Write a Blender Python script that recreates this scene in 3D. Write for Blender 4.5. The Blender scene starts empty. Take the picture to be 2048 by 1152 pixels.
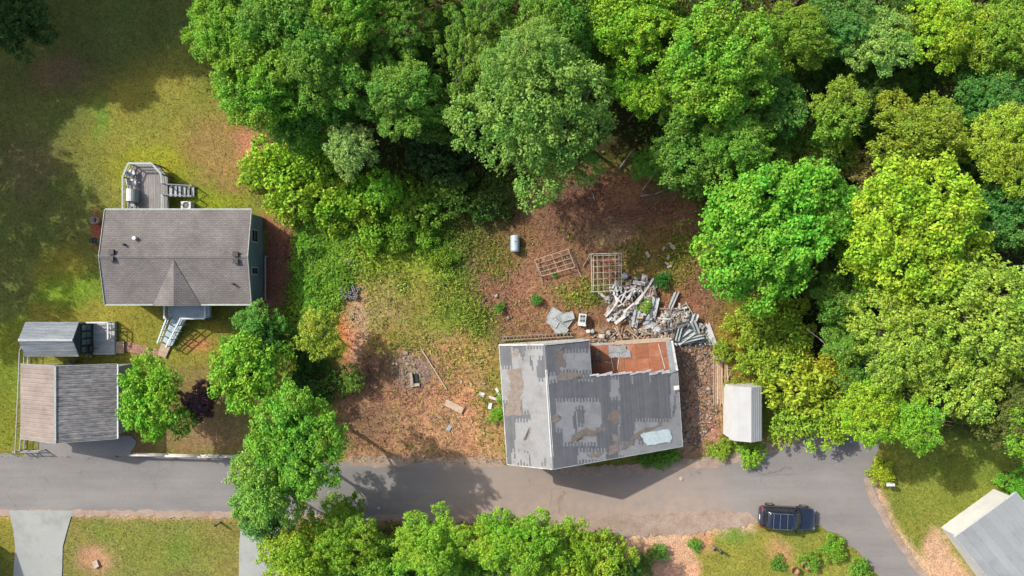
import bpy, math, random
import numpy as np
from mathutils import Vector, Matrix, Euler

# ------------------------------------------------------------------ camera, sky, sun, exposure
SC = bpy.context.scene
COL = SC.collection
CAM_H = 57.0                 # drone height above the ground, metres
PPM = 24.0                   # photo pixels per metre on the ground (2048 px wide frame)
cam = bpy.data.cameras.new('camera')
cam.sensor_width = 36.0
cam.lens = 36.0 * CAM_H / (2048 / PPM)
cam.clip_start = 1.0
cam.clip_end = 3000.0
cam_ob = bpy.data.objects.new('camera', cam)
cam_ob.location = (0, 0, CAM_H)
COL.objects.link(cam_ob)
SC.camera = cam_ob

SUN_EL = math.radians(41.0)
SUN_AZ = math.atan2(-0.827, 0.562)          # direction towards the sun, clockwise from +Y
world = bpy.data.worlds.new('World')
SC.world = world
world.use_nodes = True
wn = world.node_tree.nodes
bg = wn['Background']
sky = wn.new('ShaderNodeTexSky')
sky.sky_type = 'NISHITA'
sky.sun_disc = False
sky.sun_elevation = SUN_EL
sky.sun_rotation = SUN_AZ
sky.air_density = 1.0
sky.dust_density = 4.0
world.node_tree.links.new(sky.outputs[0], bg.inputs[0])
bg.inputs[1].default_value = 0.145
sun = bpy.data.lights.new('sun', 'SUN')
sun.energy = 3.4
sun.angle = math.radians(0.6)
sun.color = (1.0, 0.95, 0.86)
sun_ob = bpy.data.objects.new('sun', sun)
to_sun = Vector((-0.827 * math.cos(SUN_EL), 0.562 * math.cos(SUN_EL), math.sin(SUN_EL)))
sun_ob.rotation_euler = to_sun.to_track_quat('Z', 'Y').to_euler()
sun_ob.location = (-40, 30, 60)
COL.objects.link(sun_ob)
SC.view_settings.view_transform = 'Standard'
SC.view_settings.look = 'None'
SC.view_settings.gamma = 1.0
SC.view_settings.exposure = 0.85
SC.render.engine = 'CYCLES'
SC.cycles.use_denoising = True
SC.cycles.max_bounces = 6
SC.cycles.diffuse_bounces = 3
SC.cycles.transmission_bounces = 4

# ------------------------------------------------------------------ helpers
RNG = np.random.default_rng(7)
random.seed(7)

def P(px, py, z=0.0):
    """world point of a photo pixel (2048x1152) for a thing at height z"""
    f = (1 - z / CAM_H) / PPM
    return Vector(((px - 1024) * f, (576 - py) * f, z))

def s2l(c):
    return [((v / 255.0) / 12.92 if v <= 10 else (((v / 255.0) + 0.055) / 1.055) ** 2.4) for v in c]

BASE = {}

def tag(o, label=None, cat=None, group=None, kind=None):
    if label: o['label'] = label
    if cat: o['category'] = cat
    if group: o['group'] = group
    if kind: o['kind'] = kind
    return o

def thing(name, loc, label, cat, group=None):
    o = bpy.data.objects.new(name, None)
    o.empty_display_size = 0.3
    o.location = loc
    COL.objects.link(o)
    BASE[o] = Vector(loc)
    return tag(o, label, cat, group)

def link(name, me, parent=None, loc=None):
    o = bpy.data.objects.new(name, me)
    COL.objects.link(o)
    if parent is not None:
        o.parent = parent
        BASE[o] = BASE[parent] + (Vector(loc) if loc is not None else Vector((0, 0, 0)))
    else:
        BASE[o] = Vector(loc) if loc is not None else Vector((0, 0, 0))
    if loc is not None:
        o.location = loc
    return o

def np_mesh(name, verts, faces, mat, smooth=False, col=None):
    """verts (n,3) array, faces (m,k) array with one face size k"""
    verts = np.asarray(verts, dtype=np.float32); faces = np.asarray(faces, dtype=np.int32)
    m, k = faces.shape
    me = bpy.data.meshes.new(name)
    me.vertices.add(len(verts)); me.vertices.foreach_set('co', verts.ravel())
    me.loops.add(m * k); me.loops.foreach_set('vertex_index', faces.ravel())
    me.polygons.add(m)
    me.polygons.foreach_set('loop_start', np.arange(m, dtype=np.int32) * k)
    me.polygons.foreach_set('loop_total', np.full(m, k, dtype=np.int32))
    if smooth: me.polygons.foreach_set('use_smooth', np.ones(m, dtype=bool))
    me.update(calc_edges=True)
    if col is not None:
        a = me.color_attributes.new('tint', 'FLOAT_COLOR', 'POINT')
        c = np.ones((len(verts), 4), dtype=np.float32); c[:, :3] = col
        a.data.foreach_set('color', c.ravel())
    if mat: me.materials.append(mat)
    return me

class MB:
    """collects faces of one part"""
    def __init__(s): s.v = []; s.f = []
    def poly(s, pts):
        n = len(s.v); s.v += [tuple(p) for p in pts]; s.f.append(list(range(n, n + len(pts)))); return s
    def slab(s, pts, t):
        """polygon extruded down by t (vector or number)"""
        d = Vector((0, 0, -t)) if not isinstance(t, Vector) else t
        n = len(s.v); k = len(pts)
        s.v += [tuple(p) for p in pts] + [tuple(Vector(p) + d) for p in pts]
        s.f.append(list(range(n, n + k)))
        s.f.append(list(range(n + 2 * k - 1, n + k - 1, -1)))
        for i in range(k):
            j = (i + 1) % k
            s.f.append([n + j, n + i, n + k + i, n + k + j])
        return s
    def box(s, c, size, rz=0.0):
        cx, cy, cz = c; hx, hy, hz = [q / 2 for q in size]
        ca, sa = math.cos(rz), math.sin(rz)
        pts = [(cx + x * ca - y * sa, cy + x * sa + y * ca, cz + hz) for x, y in ((-hx, -hy), (hx, -hy), (hx, hy), (-hx, hy))]
        return s.slab(pts, 2 * hz)
    def tube(s, p0, p1, r0, r1=None, n=8, caps=True):
        r1 = r0 if r1 is None else r1
        p0, p1 = Vector(p0), Vector(p1); d = (p1 - p0).normalized()
        a = d.orthogonal().normalized(); b = d.cross(a); k = len(s.v)
        for p, r in ((p0, r0), (p1, r1)):
            for i in range(n):
                t = 2 * math.pi * i / n
                s.v.append(tuple(p + a * (r * math.cos(t)) + b * (r * math.sin(t))))
        for i in range(n):
            j = (i + 1) % n
            s.f.append([k + i, k + j, k + n + j, k + n + i])
        if caps:
            s.f.append([k + n - 1 - i for i in range(n)]); s.f.append([k + n + i for i in range(n)])
        return s
    def mesh(s, name, mat, smooth=False, off=Vector((0, 0, 0))):
        me = bpy.data.meshes.new(name)
        me.from_pydata([tuple(Vector(v) - off) for v in s.v], [], s.f)
        if smooth:
            me.polygons.foreach_set('use_smooth', [True] * len(me.polygons))
        if mat: me.materials.append(mat)
        me.update()
        return me
    def build(s, name, mat, parent=None, smooth=False, at=None):
        """world-coordinate part; at = origin for a top-level one-mesh thing"""
        off = BASE[parent] if parent is not None else (Vector(at) if at is not None else Vector((0, 0, 0)))
        me = s.mesh(name, mat, smooth, off)
        return link(name, me, parent, None if parent is not None else off)

UNIT = {}
def unit_cube(mat):
    if mat not in UNIT:
        UNIT[mat] = MB().box((0, 0, 0), (1, 1, 1)).mesh('unit_board_' + mat.name, mat)
    return UNIT[mat]

def board(name, p0, p1, w, h, mat, parent=None, roll=0.0):
    """a straight rectangular piece from p0 to p1, w wide, h high, sharing one mesh per material"""
    p0, p1 = Vector(p0), Vector(p1); d = p1 - p0; L = d.length
    x = d.normalized(); up = Vector((0, 0, 1))
    if abs(x.z) > 0.98: up = Vector((0, 1, 0))
    y = up.cross(x).normalized(); z = x.cross(y)
    R = Matrix((x, y, z)).transposed() @ Matrix.Rotation(roll, 3, 'X')
    o = bpy.data.objects.new(name, unit_cube(mat)); COL.objects.link(o)
    mid = (p0 + p1) / 2
    if parent is not None:
        o.parent = parent; o.location = mid - BASE[parent]
    else:
        o.location = mid
    BASE[o] = mid
    o.rotation_euler = R.to_euler(); o.scale = (L, w, h)
    return o

def cube_piece(name, c, size, mat, parent=None, rz=0.0, tilt=(0, 0)):
    o = bpy.data.objects.new(name, unit_cube(mat)); COL.objects.link(o)
    c = Vector(c)
    if parent is not None:
        o.parent = parent; o.location = c - BASE[parent]
    else:
        o.location = c
    BASE[o] = c
    o.rotation_euler = (tilt[0], tilt[1], rz); o.scale = size
    return o

# ------------------------------------------------------------------ smooth random fields
class Field:
    def __init__(s, seed, cell, ext=80.0):
        r = np.random.default_rng(seed); s.n = int(2 * ext / cell) + 4
        s.g = r.random((s.n, s.n)); s.cell = cell; s.ext = ext
    def __call__(s, x, y):
        u = np.clip((np.asarray(x) + s.ext) / s.cell, 0, s.n - 2.001); v = np.clip((np.asarray(y) + s.ext) / s.cell, 0, s.n - 2.001)
        i = u.astype(int); j = v.astype(int); fu = u - i; fv = v - j
        fu = fu * fu * (3 - 2 * fu); fv = fv * fv * (3 - 2 * fv); g = s.g
        return (g[i, j] * (1 - fu) + g[i + 1, j] * fu) * (1 - fv) + (g[i, j + 1] * (1 - fu) + g[i + 1, j + 1] * fu) * fv
def fbm(seed, cell):
    fs = [Field(seed + k, cell / 2 ** k) for k in range(4)]
    return lambda x, y: sum(f(x, y) * 0.5 ** k for k, f in enumerate(fs)) / 1.875
N_A, N_B, N_C, N_D = fbm(11, 6.0), fbm(23, 2.0), fbm(37, 2.2), fbm(51, 0.7)

# ------------------------------------------------------------------ materials
def nodes_of(name):
    m = bpy.data.materials.new(name); m.use_nodes = True
    nt = m.node_tree
    return m, nt, nt.nodes, nt.links, nt.nodes['Principled BSDF']

def ramp(nt, stops):
    r = nt.nodes.new('ShaderNodeValToRGB'); e = r.color_ramp.elements
    while len(e) > 1: e.remove(e[-1])
    e[0].position = stops[0][0]; e[0].color = (*stops[0][1], 1)
    for p, c in stops[1:]:
        q = e.new(p); q.color = (*c, 1)
    return r

def mapping(nt, scale, rot=(0, 0, 0), obj=False):
    if obj:
        t = nt.nodes.new('ShaderNodeTexCoord'); out = t.outputs['Object']
    else:
        t = nt.nodes.new('ShaderNodeNewGeometry'); out = t.outputs['Position']
    mp = nt.nodes.new('ShaderNodeMapping')
    mp.inputs['Scale'].default_value = scale; mp.inputs['Rotation'].default_value = rot
    nt.links.new(out, mp.inputs[0])
    return mp.outputs[0]

def noise(nt, vec, scale, detail=4, rough=0.6):
    n = nt.nodes.new('ShaderNodeTexNoise'); n.inputs['Scale'].default_value = scale
    n.inputs['Detail'].default_value = detail; n.inputs['Roughness'].default_value = rough
    if vec is not None: nt.links.new(vec, n.inputs['Vector'])
    return n.outputs['Fac']

def mixc(nt, fac, a, b, mode='MIX'):
    m = nt.nodes.new('ShaderNodeMix'); m.data_type = 'RGBA'; m.blend_type = mode
    for sock, v in ((m.inputs[0], fac), (m.inputs[6], a), (m.inputs[7], b)):
        if isinstance(v, (int, float)): sock.default_value = v
        elif isinstance(v, (tuple, list)): sock.default_value = (*v[:3], 1)
        else: nt.links.new(v, sock)
    return m.outputs[2]

def bump(nt, bsdf, h, strength, dist=0.02):
    b = nt.nodes.new('ShaderNodeBump'); b.inputs['Strength'].default_value = strength
    b.inputs['Distance'].default_value = dist
    nt.links.new(h, b.inputs['Height']); nt.links.new(b.outputs[0], bsdf.inputs['Normal'])

AG = 0.66        # all paints and woods were first judged too pale
def dim(c): return tuple(q * AG for q in c)
def weathered(name, c0, c1, scale=(1, 1, 1), nscale=2.0, rough=0.8, spec=0.3, fine=18.0, metal=0.0, rnd=0.12, bstr=0.25, stain=None, famp=0.26):
    """two-tone noise material with fine speckle and a small tint change from piece to piece"""
    m, nt, N, L, b = nodes_of(name)
    c0, c1 = dim(c0), dim(c1)
    if stain: stain = (dim(stain[0]), stain[1])
    v = mapping(nt, scale)
    n1 = noise(nt, v, nscale, 6, 0.65)
    r = ramp(nt, [(0.32, c0), (0.68, c1)]); L.new(n1, r.inputs[0])
    n2 = noise(nt, mapping(nt, (1, 1, 1)), fine, 3)
    r2 = ramp(nt, [(0.3, (1 - famp,) * 3), (0.7, (1 + famp,) * 3)]); L.new(n2, r2.inputs[0])
    c = mixc(nt, 1.0, r.outputs[0], r2.outputs[0], 'MULTIPLY')
    if stain:
        n3 = noise(nt, mapping(nt, (1, 1, 1)), stain[1], 5, 0.7)
        r3 = ramp(nt, [(0.5, (0, 0, 0)), (0.66, (1, 1, 1))]); L.new(n3, r3.inputs[0])
        c = mixc(nt, r3.outputs[0], c, stain[0])
    oi = N.new('ShaderNodeObjectInfo')
    mr = N.new('ShaderNodeMapRange'); mr.inputs['To Min'].default_value = 1 - rnd; mr.inputs['To Max'].default_value = 1 + rnd
    L.new(oi.outputs['Random'], mr.inputs[0])
    cmb = N.new('ShaderNodeCombineColor')
    for i in range(3): L.new(mr.outputs[0], cmb.inputs[i])
    c = mixc(nt, 1.0, c, cmb.outputs[0], 'MULTIPLY')
    L.new(c, b.inputs['Base Color'])
    b.inputs['Roughness'].default_value = rough; b.inputs['Specular IOR Level'].default_value = spec
    b.inputs['Metallic'].default_value = metal
    bump(nt, b, n2, bstr)
    return m

def shingled(name, c0, c1, row, width, rot=0.0, blotch=0.25):
    m, nt, N, L, b = nodes_of(name)
    c0, c1 = dim(c0), dim(c1)
    v = mapping(nt, (1, 1, 1), (0, 0, rot))
    br = N.new('ShaderNodeTexBrick')
    br.inputs['Scale'].default_value = 1.0
    br.inputs['Brick Width'].default_value = width; br.inputs['Row Height'].default_value = row
    br.inputs['Mortar Size'].default_value = 0.014; br.inputs['Mortar Smooth'].default_value = 0.3
    br.inputs['Color1'].default_value = (*c0, 1); br.inputs['Color2'].default_value = (*c1, 1)
    br.inputs['Mortar'].default_value = (*[q * 0.55 for q in c0], 1)
    L.new(v, br.inputs['Vector'])
    n1 = noise(nt, mapping(nt, (1, 1, 1)), 0.5, 5, 0.6)
    r1 = ramp(nt, [(0.25, (1 - blotch,) * 3), (0.75, (1 + blotch,) * 3)]); L.new(n1, r1.inputs[0])
    n2 = noise(nt, mapping(nt, (1, 1, 1)), 22, 3)
    r2 = ramp(nt, [(0.3, (0.68,) * 3), (0.7, (1.3,) * 3)]); L.new(n2, r2.inputs[0])
    c = mixc(nt, 1.0, br.outputs['Color'], r1.outputs[0], 'MULTIPLY')
    c = mixc(nt, 1.0, c, r2.outputs[0], 'MULTIPLY')
    L.new(c, b.inputs['Base Color']); b.inputs['Roughness'].default_value = 0.92
    b.inputs['Specular IOR Level'].default_value = 0.2
    bump(nt, b, br.outputs['Fac'], -0.3, 0.02)
    return m

def plain(name, c, rough=0.5, metal=0.0, spec=0.5, coat=0.0):
    m, nt, N, L, b = nodes_of(name)
    c = dim(c)
    n2 = noise(nt, mapping(nt, (1, 1, 1)), 6.0, 4)
    r2 = ramp(nt, [(0.3, tuple(q * 0.82 for q in c)), (0.7, tuple(min(1, q * 1.12) for q in c))]); L.new(n2, r2.inputs[0])
    L.new(r2.outputs[0], b.inputs['Base Color'])
    b.inputs['Roughness'].default_value = rough; b.inputs['Metallic'].default_value = metal
    b.inputs['Specular IOR Level'].default_value = spec; b.inputs['Coat Weight'].default_value = coat
    return m

def leaf_material(name, vertex=False, trans=0.32, hue=0.02, val=0.42):
    m, nt, N, L, b = nodes_of(name)
    if vertex:
        a = N.new('ShaderNodeVertexColor'); a.layer_name = 'tint'; src = a.outputs['Color']
    else:
        oi = N.new('ShaderNodeObjectInfo'); src = oi.outputs['Color']
    g = N.new('ShaderNodeNewGeometry')
    wn_ = N.new('ShaderNodeTexWhiteNoise'); wn_.noise_dimensions = '1D'
    L.new(g.outputs['Random Per Island'], wn_.inputs['W'])
    h = N.new('ShaderNodeHueSaturation')
    m1 = N.new('ShaderNodeMapRange'); m1.inputs['To Min'].default_value = 0.5 - hue; m1.inputs['To Max'].default_value = 0.5 + hue
    nh = noise(nt, mapping(nt, (1, 1, 1)), 0.42, 3, .6)
    mh = N.new('ShaderNodeMapRange'); mh.inputs['From Min'].default_value = .3; mh.inputs['From Max'].default_value = .7; mh.inputs['To Min'].default_value = -.022; mh.inputs['To Max'].default_value = .022
    L.new(nh, mh.inputs[0]); ah = N.new('ShaderNodeMath'); ah.operation = 'ADD'
    L.new(g.outputs['Random Per Island'], m1.inputs[0]); L.new(m1.outputs[0], ah.inputs[0]); L.new(mh.outputs[0], ah.inputs[1]); L.new(ah.outputs[0], h.inputs['Hue'])
    h.inputs['Saturation'].default_value = .97
    n1 = noise(nt, mapping(nt, (1, 1, 1)), 0.55, 3)
    ad = N.new('ShaderNodeMath'); ad.operation = 'MULTIPLY_ADD'; ad.inputs[1].default_value = 0.6
    L.new(n1, ad.inputs[0]); L.new(wn_.outputs['Value'], ad.inputs[2])
    m2 = N.new('ShaderNodeMapRange'); m2.inputs['From Min'].default_value = 0.1; m2.inputs['From Max'].default_value = 1.5
    m2.inputs['To Min'].default_value = 1 - val; m2.inputs['To Max'].default_value = 1 + val
    L.new(ad.outputs[0], m2.inputs[0]); L.new(m2.outputs[0], h.inputs['Value'])
    L.new(src, h.inputs['Color'])
    L.new(h.outputs[0], b.inputs['Base Color'])
    b.inputs['Roughness'].default_value = 0.55; b.inputs['Specular IOR Level'].default_value = 0.16
    t = N.new('ShaderNodeBsdfTranslucent')
    tc = mixc(nt, 1.0, h.outputs[0], (1.15, 1.2, 0.55), 'MULTIPLY'); L.new(tc, t.inputs['Color'])
    mx = N.new('ShaderNodeMixShader'); mx.inputs[0].default_value = trans
    L.new(b.outputs[0], mx.inputs[1]); L.new(t.outputs[0], mx.inputs[2])
    L.new(mx.outputs[0], N['Material Output'].inputs['Surface'])
    return m

M = {}
M['leaf'] = leaf_material('leaf')
M['ground_leaf'] = leaf_material('ground_leaf', True, 0.3, 0.022, 0.4)
M['bark'] = weathered('bark', (0.09, 0.07, 0.05), (0.15, 0.125, 0.10), (6, 6, 1), 3)
M['pale_bark'] = weathered('pale_bark', (0.25, 0.22, 0.18), (0.40, 0.36, 0.30), (6, 6, 1), 3)
M['asphalt'] = weathered('asphalt', (0.22, 0.21, 0.20), (0.27, 0.258, 0.245), (1, 1, 1), 0.35, 0.9, 0.25, 14, bstr=0.15, rnd=0.0)
M['concrete'] = weathered('concrete', (0.295, 0.308, 0.292), (0.335, 0.348, 0.328), (1, 1, 1), 0.6, 0.9, 0.25, 9, bstr=0.05, famp=.05, stain=((0.25, 0.255, 0.24), .35))
M['shingle'] = shingled('shingle', (0.190, 0.174, 0.166), (0.232, 0.212, 0.202), 0.143, 0.31)
M['shingle_blue'] = weathered('shingle_blue', (0.145, 0.175, 0.195), (0.30, 0.325, 0.345), (0.5, 5, 5), 1.2, 0.9, 0.2, 14)
M['siding_green'] = weathered('siding_green', (0.18, 0.245, 0.235), (0.21, 0.275, 0.26), (1, 1, 6), 2)
M['trim_white'] = plain('trim_white', (0.62, 0.63, 0.62), 0.6)
M['trim_grey'] = weathered('trim_grey', (0.36, 0.40, 0.38), (0.46, 0.50, 0.47), rough=0.7)
M['dark_glass'] = plain('dark_glass', (0.012, 0.016, 0.022), 0.08, spec=0.8)
M['glass_teal'] = plain('glass_teal', (0.10, 0.17, 0.17), 0.2, spec=0.6)
M['deck_grey'] = weathered('deck_grey', (0.20, 0.185, 0.175), (0.34, 0.32, 0.31), (5, 0.4, 1), 3, rnd=0.18)
M['deck_blue'] = weathered('deck_blue', (0.40, 0.50, 0.57), (0.48, 0.58, 0.64), rough=0.7, rnd=0.06)
M['deck_silver'] = weathered('deck_silver', (0.38, 0.40, 0.415), (0.50, 0.52, 0.53), (0.5, 5, 1), 2, rnd=0.12)
M['rail_blue'] = plain('rail_blue', (0.66, 0.74, 0.76), 0.6)
M['wood_tan'] = weathered('wood_tan', (0.40, 0.29, 0.20), (0.55, 0.42, 0.31), (2, 2, 2), 2, rnd=0.14)
M['wood_grey'] = weathered('wood_grey', (0.20, 0.17, 0.14), (0.34, 0.29, 0.25), (2, 2, 2), 2, rnd=0.2)
M['lumber'] = weathered('lumber', (0.36, 0.21, 0.11), (0.52, 0.35, 0.22), (2, 0.6, 2), 2, rnd=0.25)
M['brick'] = weathered('brick', (0.30, 0.15, 0.11), (0.42, 0.24, 0.18), nscale=4, rnd=0.25)
M['black'] = plain('black', (0.015, 0.015, 0.016), 0.5)
M['white_plastic'] = plain('white_plastic', (0.70, 0.70, 0.68), 0.5)
M['teal_pot'] = plain('teal_pot', (0.20, 0.34, 0.32), 0.6)
M['galv'] = weathered('galv', (0.30, 0.32, 0.31), (0.44, 0.46, 0.44), rough=0.55, spec=0.5)
M['block'] = weathered('block', (0.26, 0.25, 0.24), (0.42, 0.40, 0.38), nscale=5, rnd=0.2)
M['stone_tan'] = weathered('stone_tan', (0.34, 0.27, 0.20), (0.50, 0.42, 0.34), nscale=5, rnd=0.2)
M['tank_blue'] = plain('tank_blue', (0.42, 0.52, 0.56), 0.45)
M['board_white'] = weathered('board_white', (0.50, 0.49, 0.48), (0.70, 0.69, 0.67), nscale=1.6, rnd=0.18, stain=((0.32, 0.26, 0.22), 1.7))
M['siding_sheet'] = weathered('siding_sheet', (0.27, 0.30, 0.31), (0.42, 0.45, 0.46), (1, 1, 1), 1.6, rnd=0.22)
M['metal_white'] = weathered('metal_white', (0.435, 0.445, 0.45), (0.475, 0.485, 0.49), (6, .3, 1), 1.0, 0.55, 0.4, 1.2, bstr=0.0, famp=.05)
M['roof_pale'] = weathered('roof_pale', (0.25, 0.27, 0.285), (0.285, 0.305, 0.32), (1, 1, 1), 0.4, 0.7, 0.3, 8, bstr=0.03, famp=.05, stain=((0.21, 0.23, 0.245), 0.3))
M['wall_white'] = weathered('wall_white', (0.60, 0.60, 0.585), (0.70, 0.70, 0.685), (1, 1, 1), 1.0, rnd=0.05, famp=.06, bstr=.05)
# ------------------------------------------------------------------ ground colours: soil, lawn and weed regions
KG = 0.54
def pg(x): return np.asarray(x) * PPM + 1024
def poly_mask(px, py, pts, soft):
    pts = np.array(pts, float); inside = np.zeros(px.shape, bool); dist = np.full(px.shape, 1e9)
    for i in range(len(pts)):
        x0, y0 = pts[i]; x1, y1 = pts[(i + 1) % len(pts)]
        if y0 != y1:
            c = ((y0 > py) != (y1 > py)) & (px < (x1 - x0) * (py - y0) / (y1 - y0) + x0)
            inside ^= c
        dx, dy = x1 - x0, y1 - y0; t = np.clip(((px - x0) * dx + (py - y0) * dy) / (dx * dx + dy * dy + 1e-9), 0, 1)
        dist = np.minimum(dist, np.hypot(px - x0 - t * dx, py - y0 - t * dy))
    sd = np.where(inside, dist, -dist)
    return np.clip(0.5 + sd / (2 * soft), 0, 1)
def ell_mask(px, py, cx, cy, rx, ry, soft):
    d = np.hypot((px - cx) / rx, (py - cy) / ry)
    s = soft / min(rx, ry)
    return np.clip((1 + s - d) / (2 * s), 0, 1)

LAYERS = [   # class, lit or shade-darkened colour, shape, softness in px, strength
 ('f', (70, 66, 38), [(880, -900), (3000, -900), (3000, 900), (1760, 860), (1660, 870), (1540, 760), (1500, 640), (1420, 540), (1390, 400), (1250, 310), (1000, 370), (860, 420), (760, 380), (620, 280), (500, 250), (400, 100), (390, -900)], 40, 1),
 ('g', (102, 110, 56), [(-900, -900), (390, -900), (400, 60), (200, 200), (140, 300), (230, 480), (200, 640), (-900, 700)], 50, 1),  # lawn green darkened in the outline of the trees' cast shade
 ('d', (124, 92, 70), (120, 140, 55, 35), 30, .7),
 ('d', (110, 84, 62), (60, 330, 50, 60), 40, .5),
 ('g', (140, 134, 60), (330, 250, 150, 120), 50, 1),
 ('g', (152, 126, 78), (440, 300, 70, 75), 40, .9),
 ('d', (178, 116, 86), (497, 282, 30, 34), 18, .9),
 ('g', (146, 152, 40), (300, 345, 78, 36), 22, .75),
 ('g', (138, 152, 34), (420, 398, 70, 24), 18, .8),
 ('g', (92, 150, 46), (195, 240, 13, 42), 14, .5),
 ('g', (140, 134, 52), (125, 560, 55, 60), 30, .8),
 ('g', (112, 146, 40), (150, 600, 70, 36), 20, .7),
 ('d', (130, 62, 46), (193, 461, 12, 36), 8, .95),
 ('d', (132, 80, 60), [(527, 418), (604, 470), (604, 620), (560, 640), (515, 612)], 10, 1),  # reddish soil, with the house's cast shadow put into its colour
 ('d', (184, 124, 94), (575, 445, 26, 22), 14, .8),
 ('g', (140, 138, 58), [(40, 620), (440, 620), (470, 700), (400, 740), (240, 725), (40, 720)], 20, .9),
 ('d', (178, 118, 76), (388, 690, 24, 14), 10, .7),
 ('d', (122, 104, 58), [(236, 740), (520, 730), (500, 910), (260, 905)], 20, .9),
 ('d', (140, 104, 78), (420, 860, 60, 34), 26, .7),
 ('g', (122, 134, 46), [(-900, 640), (48, 640), (34, 905), (-900, 905)], 10, .9),
 ('d', (128, 92, 64), [(236, 870), (310, 885), (300, 912), (230, 912)], 10, .8),
 ('w', (100, 128, 42), [(560, 430), (900, 400), (1010, 560), (960, 660), (700, 690), (640, 700), (586, 640), (600, 470)], 25, 1),
 ('w', (146, 168, 48), (780, 490, 120, 85), 40, .95),
 ('w', (152, 144, 70), (820, 600, 120, 70), 40, .8),
 ('d', (172, 136, 98), (770, 620, 46, 60), 34, .6),
 ('d', (180, 132, 94), [(700, 660), (860, 640), (980, 700), (1008, 905), (700, 915), (676, 800)], 30, 1),
 ('w', (140, 138, 62), (800, 660, 60, 40), 30, .7),
 ('w', (124, 148, 52), (885, 640, 36, 34), 22, .8),
 ('w', (160, 138, 76), (930, 720, 60, 50), 30, .4),
 ('w', (130, 140, 56), (975, 800, 24, 70), 16, .6),
 ('w', (98, 116, 48), (950, 615, 56, 34), 26, .8),
 ('d', (206, 126, 72), (694, 668, 16, 52), 12, .9),
 ('d', (188, 150, 120), (716, 640, 18, 88), 14, .85),
 ('d', (176, 136, 106), (695, 522, 16, 16), 10, .8),
 ('d', (112, 84, 66), (785, 738, 78, 50), 30, .8),
 ('d', (150, 134, 124), (822, 735, 34, 32), 14, .6),
 ('d', (112, 86, 64), (745, 850, 70, 52), 32, .75),
 ('d', (182, 134, 98), (880, 860, 120, 50), 30, .6),
 ('d', (136, 96, 68), [(900, 440), (1200, 330), (1380, 400), (1440, 560), (1490, 700), (1440, 900), (1360, 700), (1000, 690), (950, 600)], 30, 1),
 ('w', (84, 96, 42), (930, 440, 90, 60), 40, .8),  # dark green shading painted into the weed colour
 ('w', (120, 112, 52), (1000, 500, 50, 40), 30, .6),
 ('d', (112, 78, 60), (1190, 405, 90, 55), 30, .8),
 ('d', (184, 142, 106), (1212, 466, 42, 22), 20, .7),
 ('d', (176, 120, 80), (1240, 372, 46, 30), 22, .7),
 ('w', (128, 114, 54), (1320, 520, 70, 66), 40, .75),
 ('d', (150, 116, 66), (1300, 520, 22, 60), 18, .6),
 ('w', (126, 124, 50), (1150, 592, 60, 26), 18, .75),
 ('d', (150, 104, 76), (1060, 600, 60, 50), 30, .8),
 ('d', (158, 112, 82), (1090, 555, 60, 40), 26, .7),
 ('w', (164, 142, 52), (1480, 690, 40, 70), 24, .8),
 ('d', (176, 142, 114), (1250, 668, 90, 22), 14, .9),
 ('d', (164, 126, 100), [(1320, 680), (1440, 690), (1465, 780), (1450, 900), (1370, 930), (1345, 900), (1345, 740)], 14, .95),
 ('w', (130, 140, 54), (1480, 895, 60, 18), 12, .8),
 ('d', (176, 134, 102), [(690, 905), (1010, 905), (1010, 935), (690, 935)], 8, .9),
 ('d', (190, 146, 114), [(-900, 1022), (620, 1024), (1120, 1046), (1120, 1060), (600, 1046), (-900, 1034)], 6, .95),
 ('d', (206, 168, 138), [(1100, 1040), (1500, 1020), (1520, 1056), (1400, 1080), (1330, 1120), (1230, 1080)], 18, 1),
 ('d', (196, 150, 118), [(1230, 1070), (1400, 1070), (1420, 1152), (1330, 1400), (1240, 1152)], 24, .9),
 ('g', (132, 128, 68), [(120, 1034), (484, 1036), (478, 1500), (120, 1500)], 6, 1),
 ('d', (176, 128, 98), (195, 1122, 34, 26), 18, .9),
 ('g', (112, 128, 52), (330, 1100, 80, 34), 30, .7),
 ('g', (124, 136, 56), (230, 1060, 60, 14), 12, .5),
 ('g', (130, 130, 56), [(-900, 1034), (28, 1034), (30, 1500), (-900, 1500)], 8, 1),
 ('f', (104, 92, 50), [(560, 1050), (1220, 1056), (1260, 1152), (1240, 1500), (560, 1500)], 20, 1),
 ('g', (138, 142, 62), [(1440, 1066), (1640, 1064), (1700, 1130), (1720, 1500), (1400, 1500), (1400, 1100)], 14, 1),
 ('g', (104, 146, 56), (1470, 1070, 30, 14), 12, .6),
 ('d', (186, 136, 100), (1420, 1090, 20, 24), 12, .8),
 ('d', (180, 130, 92), (1560, 1102, 24, 26), 14, .7),
 ('d', (188, 148, 116), [(1530, 880), (1620, 862), (1600, 885), (1400, 930)], 8, .8),
 ('g', (130, 136, 58), [(1760, 880), (3000, 880), (3000, 1500), (1900, 1500), (1780, 1050), (1745, 950)], 14, 1),
 ('g', (112, 132, 52), (1920, 920, 60, 50), 30, .6),
 ('d', (200, 162, 136), [(1730, 960), (1750, 960), (1800, 1060), (1880, 1152), (1900, 1400), (1850, 1152)], 8, .9),
 ('d', (196, 156, 126), [(1850, 1080), (1890, 1060), (1950, 1152), (1980, 1240), (1880, 1240)], 14, .9),
]
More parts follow.
